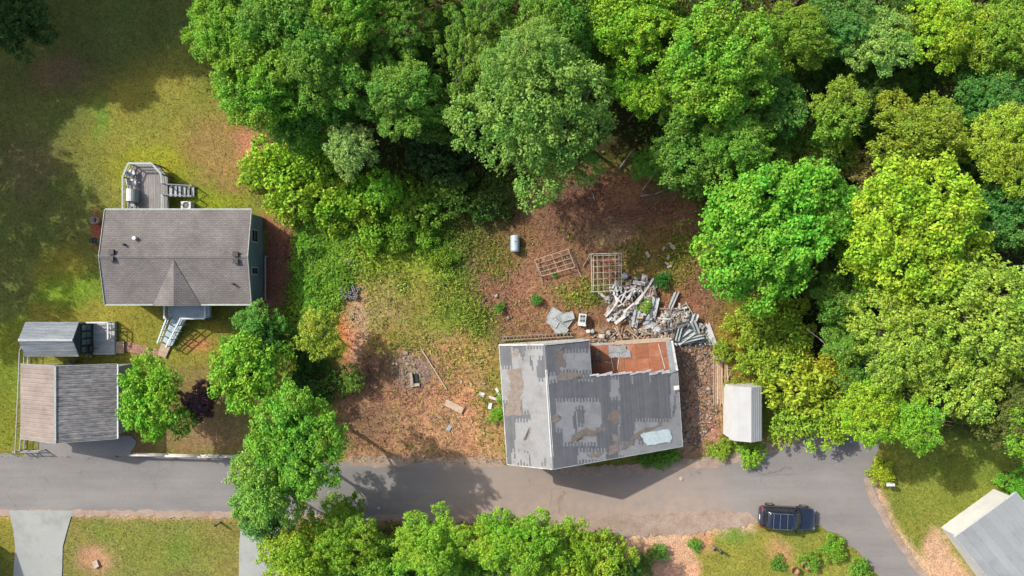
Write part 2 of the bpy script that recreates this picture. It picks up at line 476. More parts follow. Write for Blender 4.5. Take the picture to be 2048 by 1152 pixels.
def ground_eval(x, y):
    """albedo and (grass, weeds, bare soil, forest floor) weights at world points"""
    x = np.asarray(x, float); y = np.asarray(y, float)
    wx = (N_A(x, y) - .5) * 1.6 + (N_B(x + 31, y) - .5) * 1.6 + (N_D(x, y) - .5) * .7
    wy = (N_A(y + 17, x) - .5) * 1.6 + (N_B(y, x + 9) - .5) * 1.6 + (N_D(y, x + 5) - .5) * .7
    px = (x + wx) * PPM + 1024; py = 576 - (y + wy) * PPM
    sx = x * PPM + 1024; sy = 576 - y * PPM
    c = np.empty(x.shape + (3,)); c[:] = s2l((126, 128, 58))
    w = np.zeros(x.shape + (4,)); w[..., 0] = 1
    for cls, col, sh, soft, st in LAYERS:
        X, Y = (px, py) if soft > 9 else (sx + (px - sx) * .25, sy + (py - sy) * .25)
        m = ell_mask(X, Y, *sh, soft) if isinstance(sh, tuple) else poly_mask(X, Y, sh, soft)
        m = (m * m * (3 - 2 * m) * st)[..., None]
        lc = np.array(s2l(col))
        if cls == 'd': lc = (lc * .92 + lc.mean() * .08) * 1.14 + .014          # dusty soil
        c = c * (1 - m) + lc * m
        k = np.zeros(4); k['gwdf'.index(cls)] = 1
        w = w * (1 - m) + k * m
    v = 0.72 + 0.30 * N_A(x * 1.3, y) + 0.40 * N_C(x, y) * 1.0
    g = (N_B(x * .9 + 3, y * .9) - .5) * .5 + (N_A(x + 7, y * 1.1) - .5) * .3
    c = c * v[..., None] * np.stack([1 + g * .6, 1 - g * .1, 1 + g * .2], -1)
    return c * KG, w

fine = np.arange(-50, 50.01, 0.3); finey = np.arange(-31, 31.01, 0.3)
gx = np.concatenate([[-900, -400, -200, -110, -75, -58], fine, [58, 75, 110, 200, 400, 900]])
gy = np.concatenate([[-900, -400, -200, -110, -65, -38], finey, [38, 65, 110, 200, 400, 900]])
GX, GY = np.meshgrid(gx, gy, indexing='ij')
GC, GW = ground_eval(GX, GY)
GZ = -0.06 + 0.05 * N_B(GX, GY) + 0.02 * (N_D(GX, GY) - .5) * (GW[..., 1] + GW[..., 3] + GW[..., 2] * .8)
GZ = np.minimum(GZ, -0.004)
nx, ny = GX.shape
idx = np.arange(nx * ny).reshape(nx, ny)
quads = np.stack([idx[:-1, :-1], idx[1:, :-1], idx[1:, 1:], idx[:-1, 1:]], -1).reshape(-1, 4)
def ground_material():
    m, nt, N, L, b = nodes_of('ground')
    a = N.new('ShaderNodeVertexColor'); a.layer_name = 'tint'
    v = mapping(nt, (1, 1, 1))
    n1 = noise(nt, v, 9.0, 5, 0.75); r1 = ramp(nt, [(0.28, (0.38,) * 3), (0.72, (1.72,) * 3)]); L.new(n1, r1.inputs[0])
    n2 = noise(nt, v, 2.2, 5, 0.7); r2 = ramp(nt, [(0.3, (0.74, 0.78, 0.76)), (0.7, (1.26, 1.2, 1.14))]); L.new(n2, r2.inputs[0])
    c = mixc(nt, 1.0, a.outputs['Color'], r1.outputs[0], 'MULTIPLY')
    c = mixc(nt, 1.0, c, r2.outputs[0], 'MULTIPLY')
    L.new(c, b.inputs['Base Color']); b.inputs['Roughness'].default_value = 0.95; b.inputs['Specular IOR Level'].default_value = 0.1
    bump(nt, b, n1, 0.5, 0.06)
    return m
M['ground'] = ground_material()
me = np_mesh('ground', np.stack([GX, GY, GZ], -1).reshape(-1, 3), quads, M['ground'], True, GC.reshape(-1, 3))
tag(link('ground', me), 'uneven ground of lawn, weeds and bare reddish soil', 'ground', kind='structure')

# ------------------------------------------------------------------ road and pavings
def rough_edge(pts, step=14, amp=2.6, seed=3):
    r = np.random.default_rng(seed); out = []
    for i in range(len(pts)):
        a = np.array(pts[i], float); b = np.array(pts[(i + 1) % len(pts)], float)
        n = max(1, int(np.hypot(*(b - a)) / step)); q = np.array([-(b - a)[1], (b - a)[0]]); q = q / (np.hypot(*q) + 1e-9)
        for k in range(n):
            out.append(tuple(a + (b - a) * k / n + q * r.normal(0, amp) * (0 if k == 0 else 1)))
    return out
def asphalt_road():
    m, nt, N, L, b = nodes_of('road_asphalt')
    v = mapping(nt, (1, 1, 1))
    n1 = noise(nt, mapping(nt, (.35, 1, 1)), 0.5, 6, 0.6); r1 = ramp(nt, [(0.3, (0.132, 0.127, 0.122)), (0.7, (0.178, 0.171, 0.164))]); L.new(n1, r1.inputs[0])
    n2 = noise(nt, v, 26, 3); r2 = ramp(nt, [(0.3, (0.82,) * 3), (0.7, (1.18,) * 3)]); L.new(n2, r2.inputs[0])
    n0 = noise(nt, mapping(nt, (.03, 1.1, 1)), 1.0, 4, .6); r0 = ramp(nt, [(.35, (.94, .937, .935)), (.65, (1.06, 1.055, 1.05))]); L.new(n0, r0.inputs[0])
    c = mixc(nt, 1.0, r1.outputs[0], r2.outputs[0], 'MULTIPLY')
    c = mixc(nt, 1.0, c, r0.outputs[0], 'MULTIPLY')
    # dust of the reddish soil, more of it before the ruined house
    sp = N.new('ShaderNodeSeparateXYZ'); L.new(v, sp.inputs[0])
    up = N.new('ShaderNodeMapRange'); up.interpolation_type = 'SMOOTHSTEP'; up.inputs['From Min'].default_value = -14; up.inputs['From Max'].default_value = 4
    dn = N.new('ShaderNodeMapRange'); dn.interpolation_type = 'SMOOTHSTEP'; dn.inputs['From Min'].default_value = 13; dn.inputs['From Max'].default_value = 21; dn.inputs['To Min'].default_value = 1; dn.inputs['To Max'].default_value = 0.08
    L.new(sp.outputs[0], up.inputs[0]); L.new(sp.outputs[0], dn.inputs[0])
    mu = N.new('ShaderNodeMath'); mu.operation = 'MULTIPLY'; L.new(up.outputs[0], mu.inputs[0]); L.new(dn.outputs[0], mu.inputs[1])
    n3 = noise(nt, mapping(nt, (.5, 1, 1)), 0.7, 6, 0.65); r3 = ramp(nt, [(0.3, (0.35,) * 3), (0.7, (1,) * 3)]); L.new(n3, r3.inputs[0])
    mu2 = N.new('ShaderNodeMath'); mu2.operation = 'MULTIPLY'; L.new(mu.outputs[0], mu2.inputs[0]); L.new(r3.outputs[0], mu2.inputs[1])
    c = mixc(nt, mu2.outputs[0], c, (0.235, 0.188, 0.155))
    # soil washed over the lower half of the lane before the car
    lo = N.new('ShaderNodeMapRange'); lo.interpolation_type = 'SMOOTHSTEP'; lo.inputs['From Min'].default_value = -15.5; lo.inputs['From Max'].default_value = -19.6
    L.new(sp.outputs[1], lo.inputs[0])
    m3 = N.new('ShaderNodeMath'); m3.operation = 'MULTIPLY'; L.new(lo.outputs[0], m3.inputs[0]); L.new(mu.outputs[0], m3.inputs[1])
    nw = noise(nt, v, 1.1, 6, .7); rw = ramp(nt, [(.36, (0,) * 3), (.62, (1,) * 3)]); L.new(nw, rw.inputs[0])
    m4 = N.new('ShaderNodeMath'); m4.operation = 'MULTIPLY'; L.new(m3.outputs[0], m4.inputs[0]); L.new(rw.outputs[0], m4.inputs[1])
    c = mixc(nt, m4.outputs[0], c, (0.285, 0.212, 0.165))
    # thin cracks
    vo = N.new('ShaderNodeTexVoronoi'); vo.feature = 'DISTANCE_TO_EDGE'; vo.inputs['Scale'].default_value = 0.33
    wob = N.new('ShaderNodeTexNoise'); wob.inputs['Scale'].default_value = 1.2; L.new(v, wob.inputs['Vector'])
    vm = N.new('ShaderNodeVectorMath'); vm.operation = 'MULTIPLY_ADD'; vm.inputs[1].default_value = (1.2, 1.2, 0)
    L.new(wob.outputs['Color'], vm.inputs[0]); L.new(v, vm.inputs[2]); L.new(vm.outputs[0], vo.inputs['Vector'])
    rc = ramp(nt, [(0.0, (0.72,) * 3), (0.010, (1,) * 3)]); L.new(vo.outputs['Distance'], rc.inputs[0])
    n4 = noise(nt, v, 0.25, 2); r4 = ramp(nt, [(0.5, (0,) * 3), (0.6, (1,) * 3)]); L.new(n4, r4.inputs[0])
    c = mixc(nt, r4.outputs[0], c, mixc(nt, 1.0, c, rc.outputs[0], 'MULTIPLY'))
    L.new(c, b.inputs['Base Color']); b.inputs['Roughness'].default_value = 0.92; b.inputs['Specular IOR Level'].default_value = 0.2
    bump(nt, b, n2, 0.2, 0.01)
    return m
M['road'] = asphalt_road()
def sheet(name, pts_px, z, mat, label, cat, edge=2.6, step=14, seed=3, thick=0.12):
    pts = [P(x, y, 0) for x, y in (rough_edge(pts_px, step, edge, seed) if edge else pts_px)]
    pts = [Vector((p.x, p.y, z)) for p in pts]
    a = sum((pts[i].x * pts[(i + 1) % len(pts)].y - pts[(i + 1) % len(pts)].x * pts[i].y) for i in range(len(pts)))
    if a < 0: pts.reverse()
    return tag(MB().slab(pts, thick).build(name, mat), label, cat, kind='structure')
sheet('road', [(-900, 908), (0, 908), (250, 911), (480, 918), (700, 921), (940, 921), (1000, 926), (1110, 940), (1260, 938), (1380, 926), (1470, 914), (1530, 900), (1600, 876), (1670, 850), (1690, 780), (1720, 700), (1800, 700), (1790, 800), (1768, 878), (1745, 925), (1740, 950), (1758, 1000), (1795, 1075), (1850, 1152), (1960, 1300), (2100, 1500), (1960, 1500), (1850, 1300), (1745, 1140), (1690, 1075), (1640, 1052), (1520, 1044), (1400, 1046), (1330, 1060), (1240, 1062), (1160, 1050), (900, 1040), (600, 1034), (450, 1029), (200, 1026), (0, 1025), (-900, 1025)], 0.020, M['road'], 'worn grey asphalt lane running past the houses', 'road')
sheet('paved_apron', [(78, 872), (262, 872), (274, 884), (258, 912), (74, 912)], 0.012, M['asphalt'], 'asphalt apron in front of the metal roofed garage', 'paving', 1.0, 10, 5)
def soil_drift():
    m, nt, N, L, b = nodes_of('soil_drift'); v = mapping(nt, (1, 1, 1))
    n1 = noise(nt, v, 1.2, 5, .65); r1 = ramp(nt, [(.3, (.20, .145, .108)), (.7, (.285, .222, .178))]); L.new(n1, r1.inputs[0])
    n2 = noise(nt, v, 14, 4, .7); r2 = ramp(nt, [(.3, (.7,) * 3), (.7, (1.3,) * 3)]); L.new(n2, r2.inputs[0])
    L.new(mixc(nt, 1, r1.outputs[0], r2.outputs[0], 'MULTIPLY'), b.inputs['Base Color']); b.inputs['Roughness'].default_value = .95; b.inputs['Specular IOR Level'].default_value = .1
    bump(nt, b, n2, .5, .03); return m
M['drift'] = soil_drift()
for i, (pts, lab) in enumerate((([(1140, 1046), (1230, 1030), (1330, 1028), (1420, 1018), (1500, 1026), (1518, 1046), (1400, 1062), (1330, 1072), (1240, 1074), (1150, 1060)], 'pinkish soil drifted over the lower lane edge before the car'),
      ([(700, 912), (900, 914), (1000, 914), (1008, 932), (960, 934), (860, 926), (760, 934), (700, 930)], 'brown soil spilled on the lane edge below the dirt lot'),
      ([(1100, 932), (1260, 930), (1380, 918), (1470, 906), (1530, 893), (1590, 872), (1600, 882), (1540, 908), (1470, 926), (1390, 936), (1250, 950), (1120, 948)], 'brown soil along the lane below the ruined house'),
      ([(-60, 1018), (180, 1020), (400, 1022), (600, 1027), (800, 1030), (1100, 1040), (1130, 1052), (900, 1046), (600, 1040), (300, 1033), (-60, 1032)], 'reddish soil strip along the lower edge of the lane'),
      ([(1734, 950), (1750, 985), (1790, 1060), (1845, 1140), (1880, 1180), (1868, 1186), (1820, 1130), (1775, 1062), (1740, 1000), (1726, 960)], 'pinkish soil strip along the right edge of the lane'))):
    sheet('soil_drift', pts, .024 + .0006 * i, M['drift'], lab, 'soil', 3.0 if i in (0, 2) else 1.7, 7 if i in (0, 2) else 10, 40 + i, .05)
DRIVE = [[(18, 1021), (146, 1021), (134, 1062), (126, 1092), (124, 1152), (124, 1500), (26, 1500), (27, 1152), (31, 1098), (27, 1060)],
         [(482, 1030), (598, 1034), (572, 1080), (562, 1152), (560, 1500), (476, 1500), (478, 1110)]]
sheet('driveway', DRIVE[0], 0.028, M['concrete'], 'pale concrete driveway flaring at the lane, left of the lawn', 'driveway', 0.4, 20)
sheet('driveway', DRIVE[1], 0.028, M['concrete'], 'concrete driveway partly hidden under the roadside trees', 'driveway', 0.4, 20)

# ------------------------------------------------------------------ low plants and litter that nobody could count
def scatter(n, seed, box=(-46, 46, -27, 27)):
    r = np.random.default_rng(seed)
    return r.uniform(box[0], box[1], n), r.uniform(box[2], box[3], n), r
def leaves(pos, nrm, length, width, r, fold=0.18, droop=0.25):
    """one folded four-cornered leaf per point; returns verts, quads"""
    n = len(pos)
    nrm = nrm / (np.linalg.norm(nrm, axis=1, keepdims=True) + 1e-9)
    t = r.normal(size=(n, 3)); t -= (t * nrm).sum(1, keepdims=True) * nrm; t /= np.linalg.norm(t, axis=1, keepdims=True) + 1e-9
    s = np.cross(nrm, t); L = np.asarray(length).reshape(-1, 1); W = np.asarray(width).reshape(-1, 1)
    v = np.empty((n, 4, 3))
    v[:, 0] = pos - t * L * .5
    v[:, 1] = pos + s * W * .5 + nrm * L * fold * .5
    v[:, 2] = pos + t * L * .5 - nrm * L * droop * .5
    v[:, 3] = pos - s * W * .5 + nrm * L * fold * .5
    return v.reshape(-1, 3), np.arange(4 * n).reshape(-1, 4)
BUILT = [[(205, 415), (535, 415), (535, 625), (330, 640), (205, 612)], [(60, 645), (235, 645), (250, 715), (60, 715)], [(70, 730), (240, 730), (270, 912), (70, 912)],
         [(1010, 690), (1360, 690), (1360, 900), (1090, 915), (1010, 905)], [(1460, 775), (1515, 775), (1515, 870), (1460, 870)], [(1885, 1050), (1990, 975), (2300, 1300), (2000, 1400)],
         [(256, 350), (340, 350), (340, 420), (256, 420)], DRIVE[0], DRIVE[1],
         [(-900, 912), (480, 920), (1000, 928), (1380, 928), (1540, 900), (1680, 850), (1760, 850), (1745, 950), (1860, 1160), (1760, 1160), (1640, 1050), (1330, 1056), (900, 1036), (-900, 1022)]]
def clear_of(x, y):
    px = x * PPM + 1024; py = 576 - y * PPM; k = np.ones(x.shape, bool)
    for p in BUILT: k &= poly_mask(px, py, p, 1.0) < .5
    return k
def stuff(name, v, f, col, label, cat, mat='ground_leaf'):
    return tag(link(name, np_mesh(name, v, f, M[mat], False, col)), label, cat, kind='stuff')
# lawn blades
x, y, r = scatter(130000, 101)
c, w = ground_eval(x, y); k = (r.random(len(x)) < w[:, 0] * .9) & clear_of(x, y); x, y, c = x[k], y[k], c[k]
n = len(x)
pos = np.stack([x, y, r.uniform(0.0, .05, n)], 1)
v, f = leaves(pos, r.normal(0, .55, (n, 3)) + (0, 0, .8), r.uniform(.07, .2, n), r.uniform(.03, .06, n), r)
stuff('lawn_grass', v, f, np.repeat(c * r.uniform(.75, 1.5, (n, 1)), 4, 0), 'short patchy lawn grass around the houses', 'grass')
# weeds
x, y, r = scatter(190000, 102, (-20, 23, -17, 10))
c, w = ground_eval(x, y); patch = np.clip((N_C(x, y) - .33) * 3.2, 0, 1)
k = (r.random(len(x)) < (w[:, 1] * .8 + w[:, 2] * .03 + w[:, 3] * .3) * (patch * .9 + .1)) & clear_of(x, y); x, y, c, patch, w = x[k], y[k], c[k], patch[k], w[k]
n = len(x)
hgt = .04 + patch * .28 * r.random(n) * (.3 + w[:, 1] + .8 * w[:, 3])
v, f = leaves(np.stack([x, y, hgt], 1), r.normal(0, .5, (n, 3)) + (0, 0, .9), r.uniform(.14, .36, n), r.uniform(.05, .12, n), r)
gcol = np.array(s2l((136, 166, 48))) * KG * 1.5
c = c * .4 + gcol * .6 * (.6 + .8 * N_B(y, x))[:, None]
stuff('weeds', v, f, np.repeat(c * r.uniform(.6, 1.4, (n, 1)), 4, 0), 'tangled low weeds over the open lot', 'weeds')
# dry straw and twigs
x, y, r = scatter(150000, 103, (-20, 23, -17, 12))
c, w = ground_eval(x, y); k = (r.random(len(x)) < w[:, 2] * (.08 + .42 * N_C(y, x)) + w[:, 1] * .16 + w[:, 3] * .08) & clear_of(x, y) & (x > -19); x, y, c = x[k], y[k], c[k]
n = len(x)
v, f = leaves(np.stack([x, y, r.uniform(.0, .07, n)], 1), r.normal(0, .25, (n, 3)) + (0, 0, 1), r.uniform(.2, .75, n), r.uniform(.02, .055, n), r, 0, .05)
tone = r.choice([.4, .75, 1.3, 1.9], n, p=[.2, .26, .3, .24])[:, None]
stuff('straw_litter', v, f, np.repeat(c * tone + np.array([.02, .015, .01]) * (tone > 1), 4, 0), 'dry straw, twigs and dead stems on bare soil', 'litter')
# vines over the slope between house and lot
x, y, r = scatter(60000, 104, (-21, -3, -6, 9))
px, py = x * PPM + 1024, 576 - y * PPM
vm = poly_mask(px + (N_B(x, y) - .5) * 30, py, [(600, 450), (640, 410), (760, 400), (830, 470), (720, 490), (690, 560), (650, 650), (590, 655), (598, 480)], 22)
k = (r.random(len(x)) < vm) & clear_of(x, y); x, y, vm = x[k], y[k], vm[k]; n = len(x)
hz = (N_B(x * 1.2, y * 1.2) ** 2 * 1.3 + .12 * r.random(n)) * np.minimum(1, vm * 1.6) + .03
v, f = leaves(np.stack([x, y, hz], 1), r.normal(0, .42, (n, 3)) + (0, 0, 1), r.uniform(.14, .3, n), r.uniform(.1, .2, n), r)
vc = np.array(s2l((112, 164, 40))) * KG * 1.45 * (np.array([1, 1, 1]) * (.65 + .6 * N_C(x, y))[:, None]) * (1 + (py_ := (N_A(x, y) - .5))[:, None] * np.array([1.0, .3, -.2]))
stuff('vine_ground_cover', v, f, np.repeat(vc * r.uniform(.7, 1.3, (n, 1)), 4, 0), 'lush green creeping vines between house and empty lot', 'vines')
# undergrowth on the forest floor
x, y, r = scatter(150000, 105, (-46, 50, -31, 31))
c, w = ground_eval(x, y); lump = N_C(x, y)
k = (r.random(len(x)) < w[:, 3] * np.clip((lump - .22) * 3.2, .12, 1)) & clear_of(x, y); x, y, lump = x[k], y[k], lump[k]; n = len(x)
hz = .1 + np.clip(lump - .3, 0, 1) * 3.2 * r.random(n) ** .5
v, f = leaves(np.stack([x, y, hz], 1), r.normal(0, .6, (n, 3)) + (0, 0, .9), r.uniform(.2, .42, n), r.uniform(.12, .24, n), r)
uc = np.array(s2l((96, 122, 46))) * KG * 1.2 * (.5 + .9 * N_B(x, y))[:, None]
stuff('forest_undergrowth', v, f, np.repeat(uc * r.uniform(.6, 1.4, (n, 1)), 4, 0), 'dim leafy undergrowth beneath the woodland crowns', 'undergrowth')
# ------------------------------------------------------------------ trees
def crown_mesh(name, seed, R, Rv, nclump, rc, nleaf, leaf, lobes=7, spread=.5, gap=.1, tilt=.5, low=-.25, inner=.2, flat=.75, lobe_r=.5):
    """a crown of several uneven lobes, each lobe a dome of leaf clumps, each clump many folded leaves"""
    r = np.random.default_rng(seed)
    ang = np.arange(lobes) * 2.4 + r.uniform(0, 6.3); rad = spread * np.sqrt((np.arange(lobes) + .35) / lobes) * r.uniform(.85, 1.2, lobes)
    lc = np.stack([np.cos(ang) * rad * R, np.sin(ang) * rad * R, Rv * (.48 - .8 * rad ** 1.4 + r.normal(0, .17, lobes))], 1)
    lr = R * lobe_r * r.uniform(.6, 1.35, lobes) * (1.08 - .25 * rad)
    cens = []
    for l in range(lobes):
        m = max(8, int(nclump / lobes * (lr[l] / lr.mean()) ** 2 * 1.5))
        i = np.arange(m) + .5; ph = np.arccos(1 - 2 * i / m); th = math.pi * (1 + 5 ** .5) * i + l
        d = np.stack([np.cos(th) * np.sin(ph), np.sin(th) * np.sin(ph), np.cos(ph)], 1) + r.normal(0, .2, (m, 3))
        d /= np.linalg.norm(d, axis=1, keepdims=True)
        d = d[(d[:, 2] > low) & (r.random(m) > gap)]
        c = lc[l] + d * lr[l] * (1, 1, .8) * r.uniform(.66, 1.08, (len(d), 1))
        o = np.ones(len(c), bool)
        for k in range(lobes):
            if k != l: o &= np.linalg.norm((c - lc[k]) / (1, 1, .8), axis=1) > lr[k] * .62
        cens.append(c[o])
    cen = np.concatenate(cens)
    ni = int(len(cen) * inner)
    di = r.normal(size=(ni, 3)); di /= np.linalg.norm(di, axis=1, keepdims=True)
    cen = np.concatenate([cen, di * np.array([R, R, Rv]) * r.uniform(.15, .5, (ni, 1)) - (0, 0, Rv * .15)])
    m = len(cen); rad = rc * r.uniform(.55, 1.4, m)
    cnt = np.maximum(6, (nleaf * (rad / rc) ** 2).astype(int)); ci = np.repeat(np.arange(m), cnt); n = len(ci)
    q = r.normal(size=(n, 3)); q[:, 2] = np.abs(q[:, 2]) * 1.05 - .4; q /= np.linalg.norm(q, axis=1, keepdims=True)
    out = cen / (np.linalg.norm(cen, axis=1, keepdims=True) + 1e-6)
    pos = cen[ci] + q * (rad[ci] * r.uniform(.25, 1.12, n) ** .5)[:, None] * (1, 1, flat) + out[ci] * (rad[ci] * r.random(n) ** 3 * .7)[:, None]
    nr = q * .6 + np.array([0, 0, .55]) + r.normal(0, tilt, (n, 3))
    L = leaf * r.uniform(.6, 1.4, n)
    v, f = leaves(pos, nr, L, L * r.uniform(.5, .72, n), r)
    return np_mesh(name, v, f, M['leaf']), cen

def limb_mesh(name, seed, cen, zc, tr, mat, nl=12):
    r = np.random.default_rng(seed); mb = MB()
    fork = Vector((r.normal(0, .15), r.normal(0, .15), zc * .45))
    mb.tube((0, 0, -.1), (0, 0, .35), tr * 1.5, tr * 1.05, 9)
    mb.tube((0, 0, .3), fork, tr * 1.05, tr * .8, 9)
    top = Vector((r.normal(0, .3), r.normal(0, .3), zc * 1.05))
    mb.tube(fork, top, tr * .78, tr * .3, 8)
    pick = r.choice(len(cen), min(nl, len(cen)), replace=False)
    for j in pick:
        t = r.uniform(0, .7); s = fork.lerp(top, t); e = Vector(cen[j]) + Vector((0, 0, zc))
        mid = s.lerp(e, .5) + Vector((r.normal(0, .25), r.normal(0, .25), .35 * r.random()))
        mb.tube(s, mid, tr * .42, tr * .26, 6); mb.tube(mid, e, tr * .26, tr * .07, 5)
    return mb.mesh(name, M[mat], True)

PROTO = {}
def proto(key, seed, R, Rv, zc, tr, nl=18, bark='bark', **k):
    cm, cen = crown_mesh('crown_' + key, seed, R, Rv, **k)
    PROTO[key] = (cm, limb_mesh('trunk_' + key, seed + 500, cen, zc, tr, bark, nl), R, zc)
proto('M1', 1, 5.0, 4.2, 9, .24, nclump=760, rc=.40, nleaf=36, leaf=.24, lobes=17, spread=.80, gap=.10, lobe_r=.33, low=-.5)
proto('M2', 2, 5.0, 4.6, 9, .24, nclump=720, rc=.38, nleaf=36, leaf=.23, lobes=19, spread=.86, gap=.16, lobe_r=.29, low=-.5)
proto('F1', 3, 5.0, 4.2, 9, .24, nclump=860, rc=.34, nleaf=38, leaf=.18, lobes=18, spread=.80, gap=.10, lobe_r=.32, low=-.4)
proto('A1', 4, 5.0, 4.0, 9, .17, bark='pale_bark', nl=26, nclump=700, rc=.34, nleaf=34, leaf=.21, lobes=20, spread=.84, gap=.2, inner=.1, lobe_r=.28, low=-.3)
proto('A2', 5, 5.0, 4.0, 9, .16, bark='pale_bark', nl=28, nclump=480, rc=.33, nleaf=34, leaf=.21, lobes=15, spread=.92, gap=.3, inner=.08, lobe_r=.26, low=-.3)
proto('m1', 6, 3.0, 2.7, 5, .15, nclump=360, rc=.31, nleaf=32, leaf=.20, lobes=12, spread=.74, gap=.08, lobe_r=.36, low=-.5)
proto('m2', 7, 3.0, 2.9, 5, .14, nclump=340, rc=.30, nleaf=32, leaf=.20, lobes=13, spread=.84, gap=.16, lobe_r=.31, low=-.5)
proto('m3', 8, 3.0, 2.4, 5, .11, nclump=340, rc=.26, nleaf=34, leaf=.155, lobes=13, spread=.78, gap=.16, lobe_r=.32, nl=18, bark='pale_bark')
proto('S1', 9, 1.4, 1.0, 1.1, .05, nclump=120, rc=.18, nleaf=26, leaf=.14, lobes=8, spread=.7, low=-.6, lobe_r=.4)
proto('S2', 10, 1.4, 1.1, 1.1, .05, nclump=140, rc=.18, nleaf=26, leaf=.14, lobes=14, spread=.95, gap=.15, low=-.6, tilt=.8, lobe_r=.28)

TREE_COL = {}
def tcol(c, k=.95):
    c = [c[i] * .72 + (112, 156, 48)[i] * .28 for i in range(3)] if c[1] > c[0] * .98 and c[1] > 118 else c
    q = s2l(c); return (q[0] * k * 1.0, q[1] * k, q[2] * k * .9, 1)
def tree(key, px, py, zc, rpx, col, label, name='tree', cat='tree', group=None, trunk_bark=None, zs=1.0):
    cm, tm, R0, z0 = PROTO[key]
    p = P(px, py, zc); R = rpx / PPM * (1 - zc / CAM_H)
    t = thing(name, (p.x, p.y, -.05), label, cat, group)
    s = R / R0; sz = s * (.85 + .15 * random.random()) * zs
    c = link('crown', cm, t); c.location = (0, 0, zc); sxy = random.uniform(.9, 1.16); c.scale = (s * .97 * sxy, s * .97 / sxy, sz); c.rotation_euler[2] = random.uniform(0, 6.28); c.color = tcol(col)
    k = link('trunk', tm, t); k.scale = (s, s, zc / z0); k.rotation_euler[2] = c.rotation_euler[2]
    return t
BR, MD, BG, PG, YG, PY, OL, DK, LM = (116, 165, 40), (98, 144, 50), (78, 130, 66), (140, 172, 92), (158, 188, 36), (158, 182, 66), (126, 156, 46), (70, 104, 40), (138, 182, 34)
WOOD = 'woodland trees behind the lots'
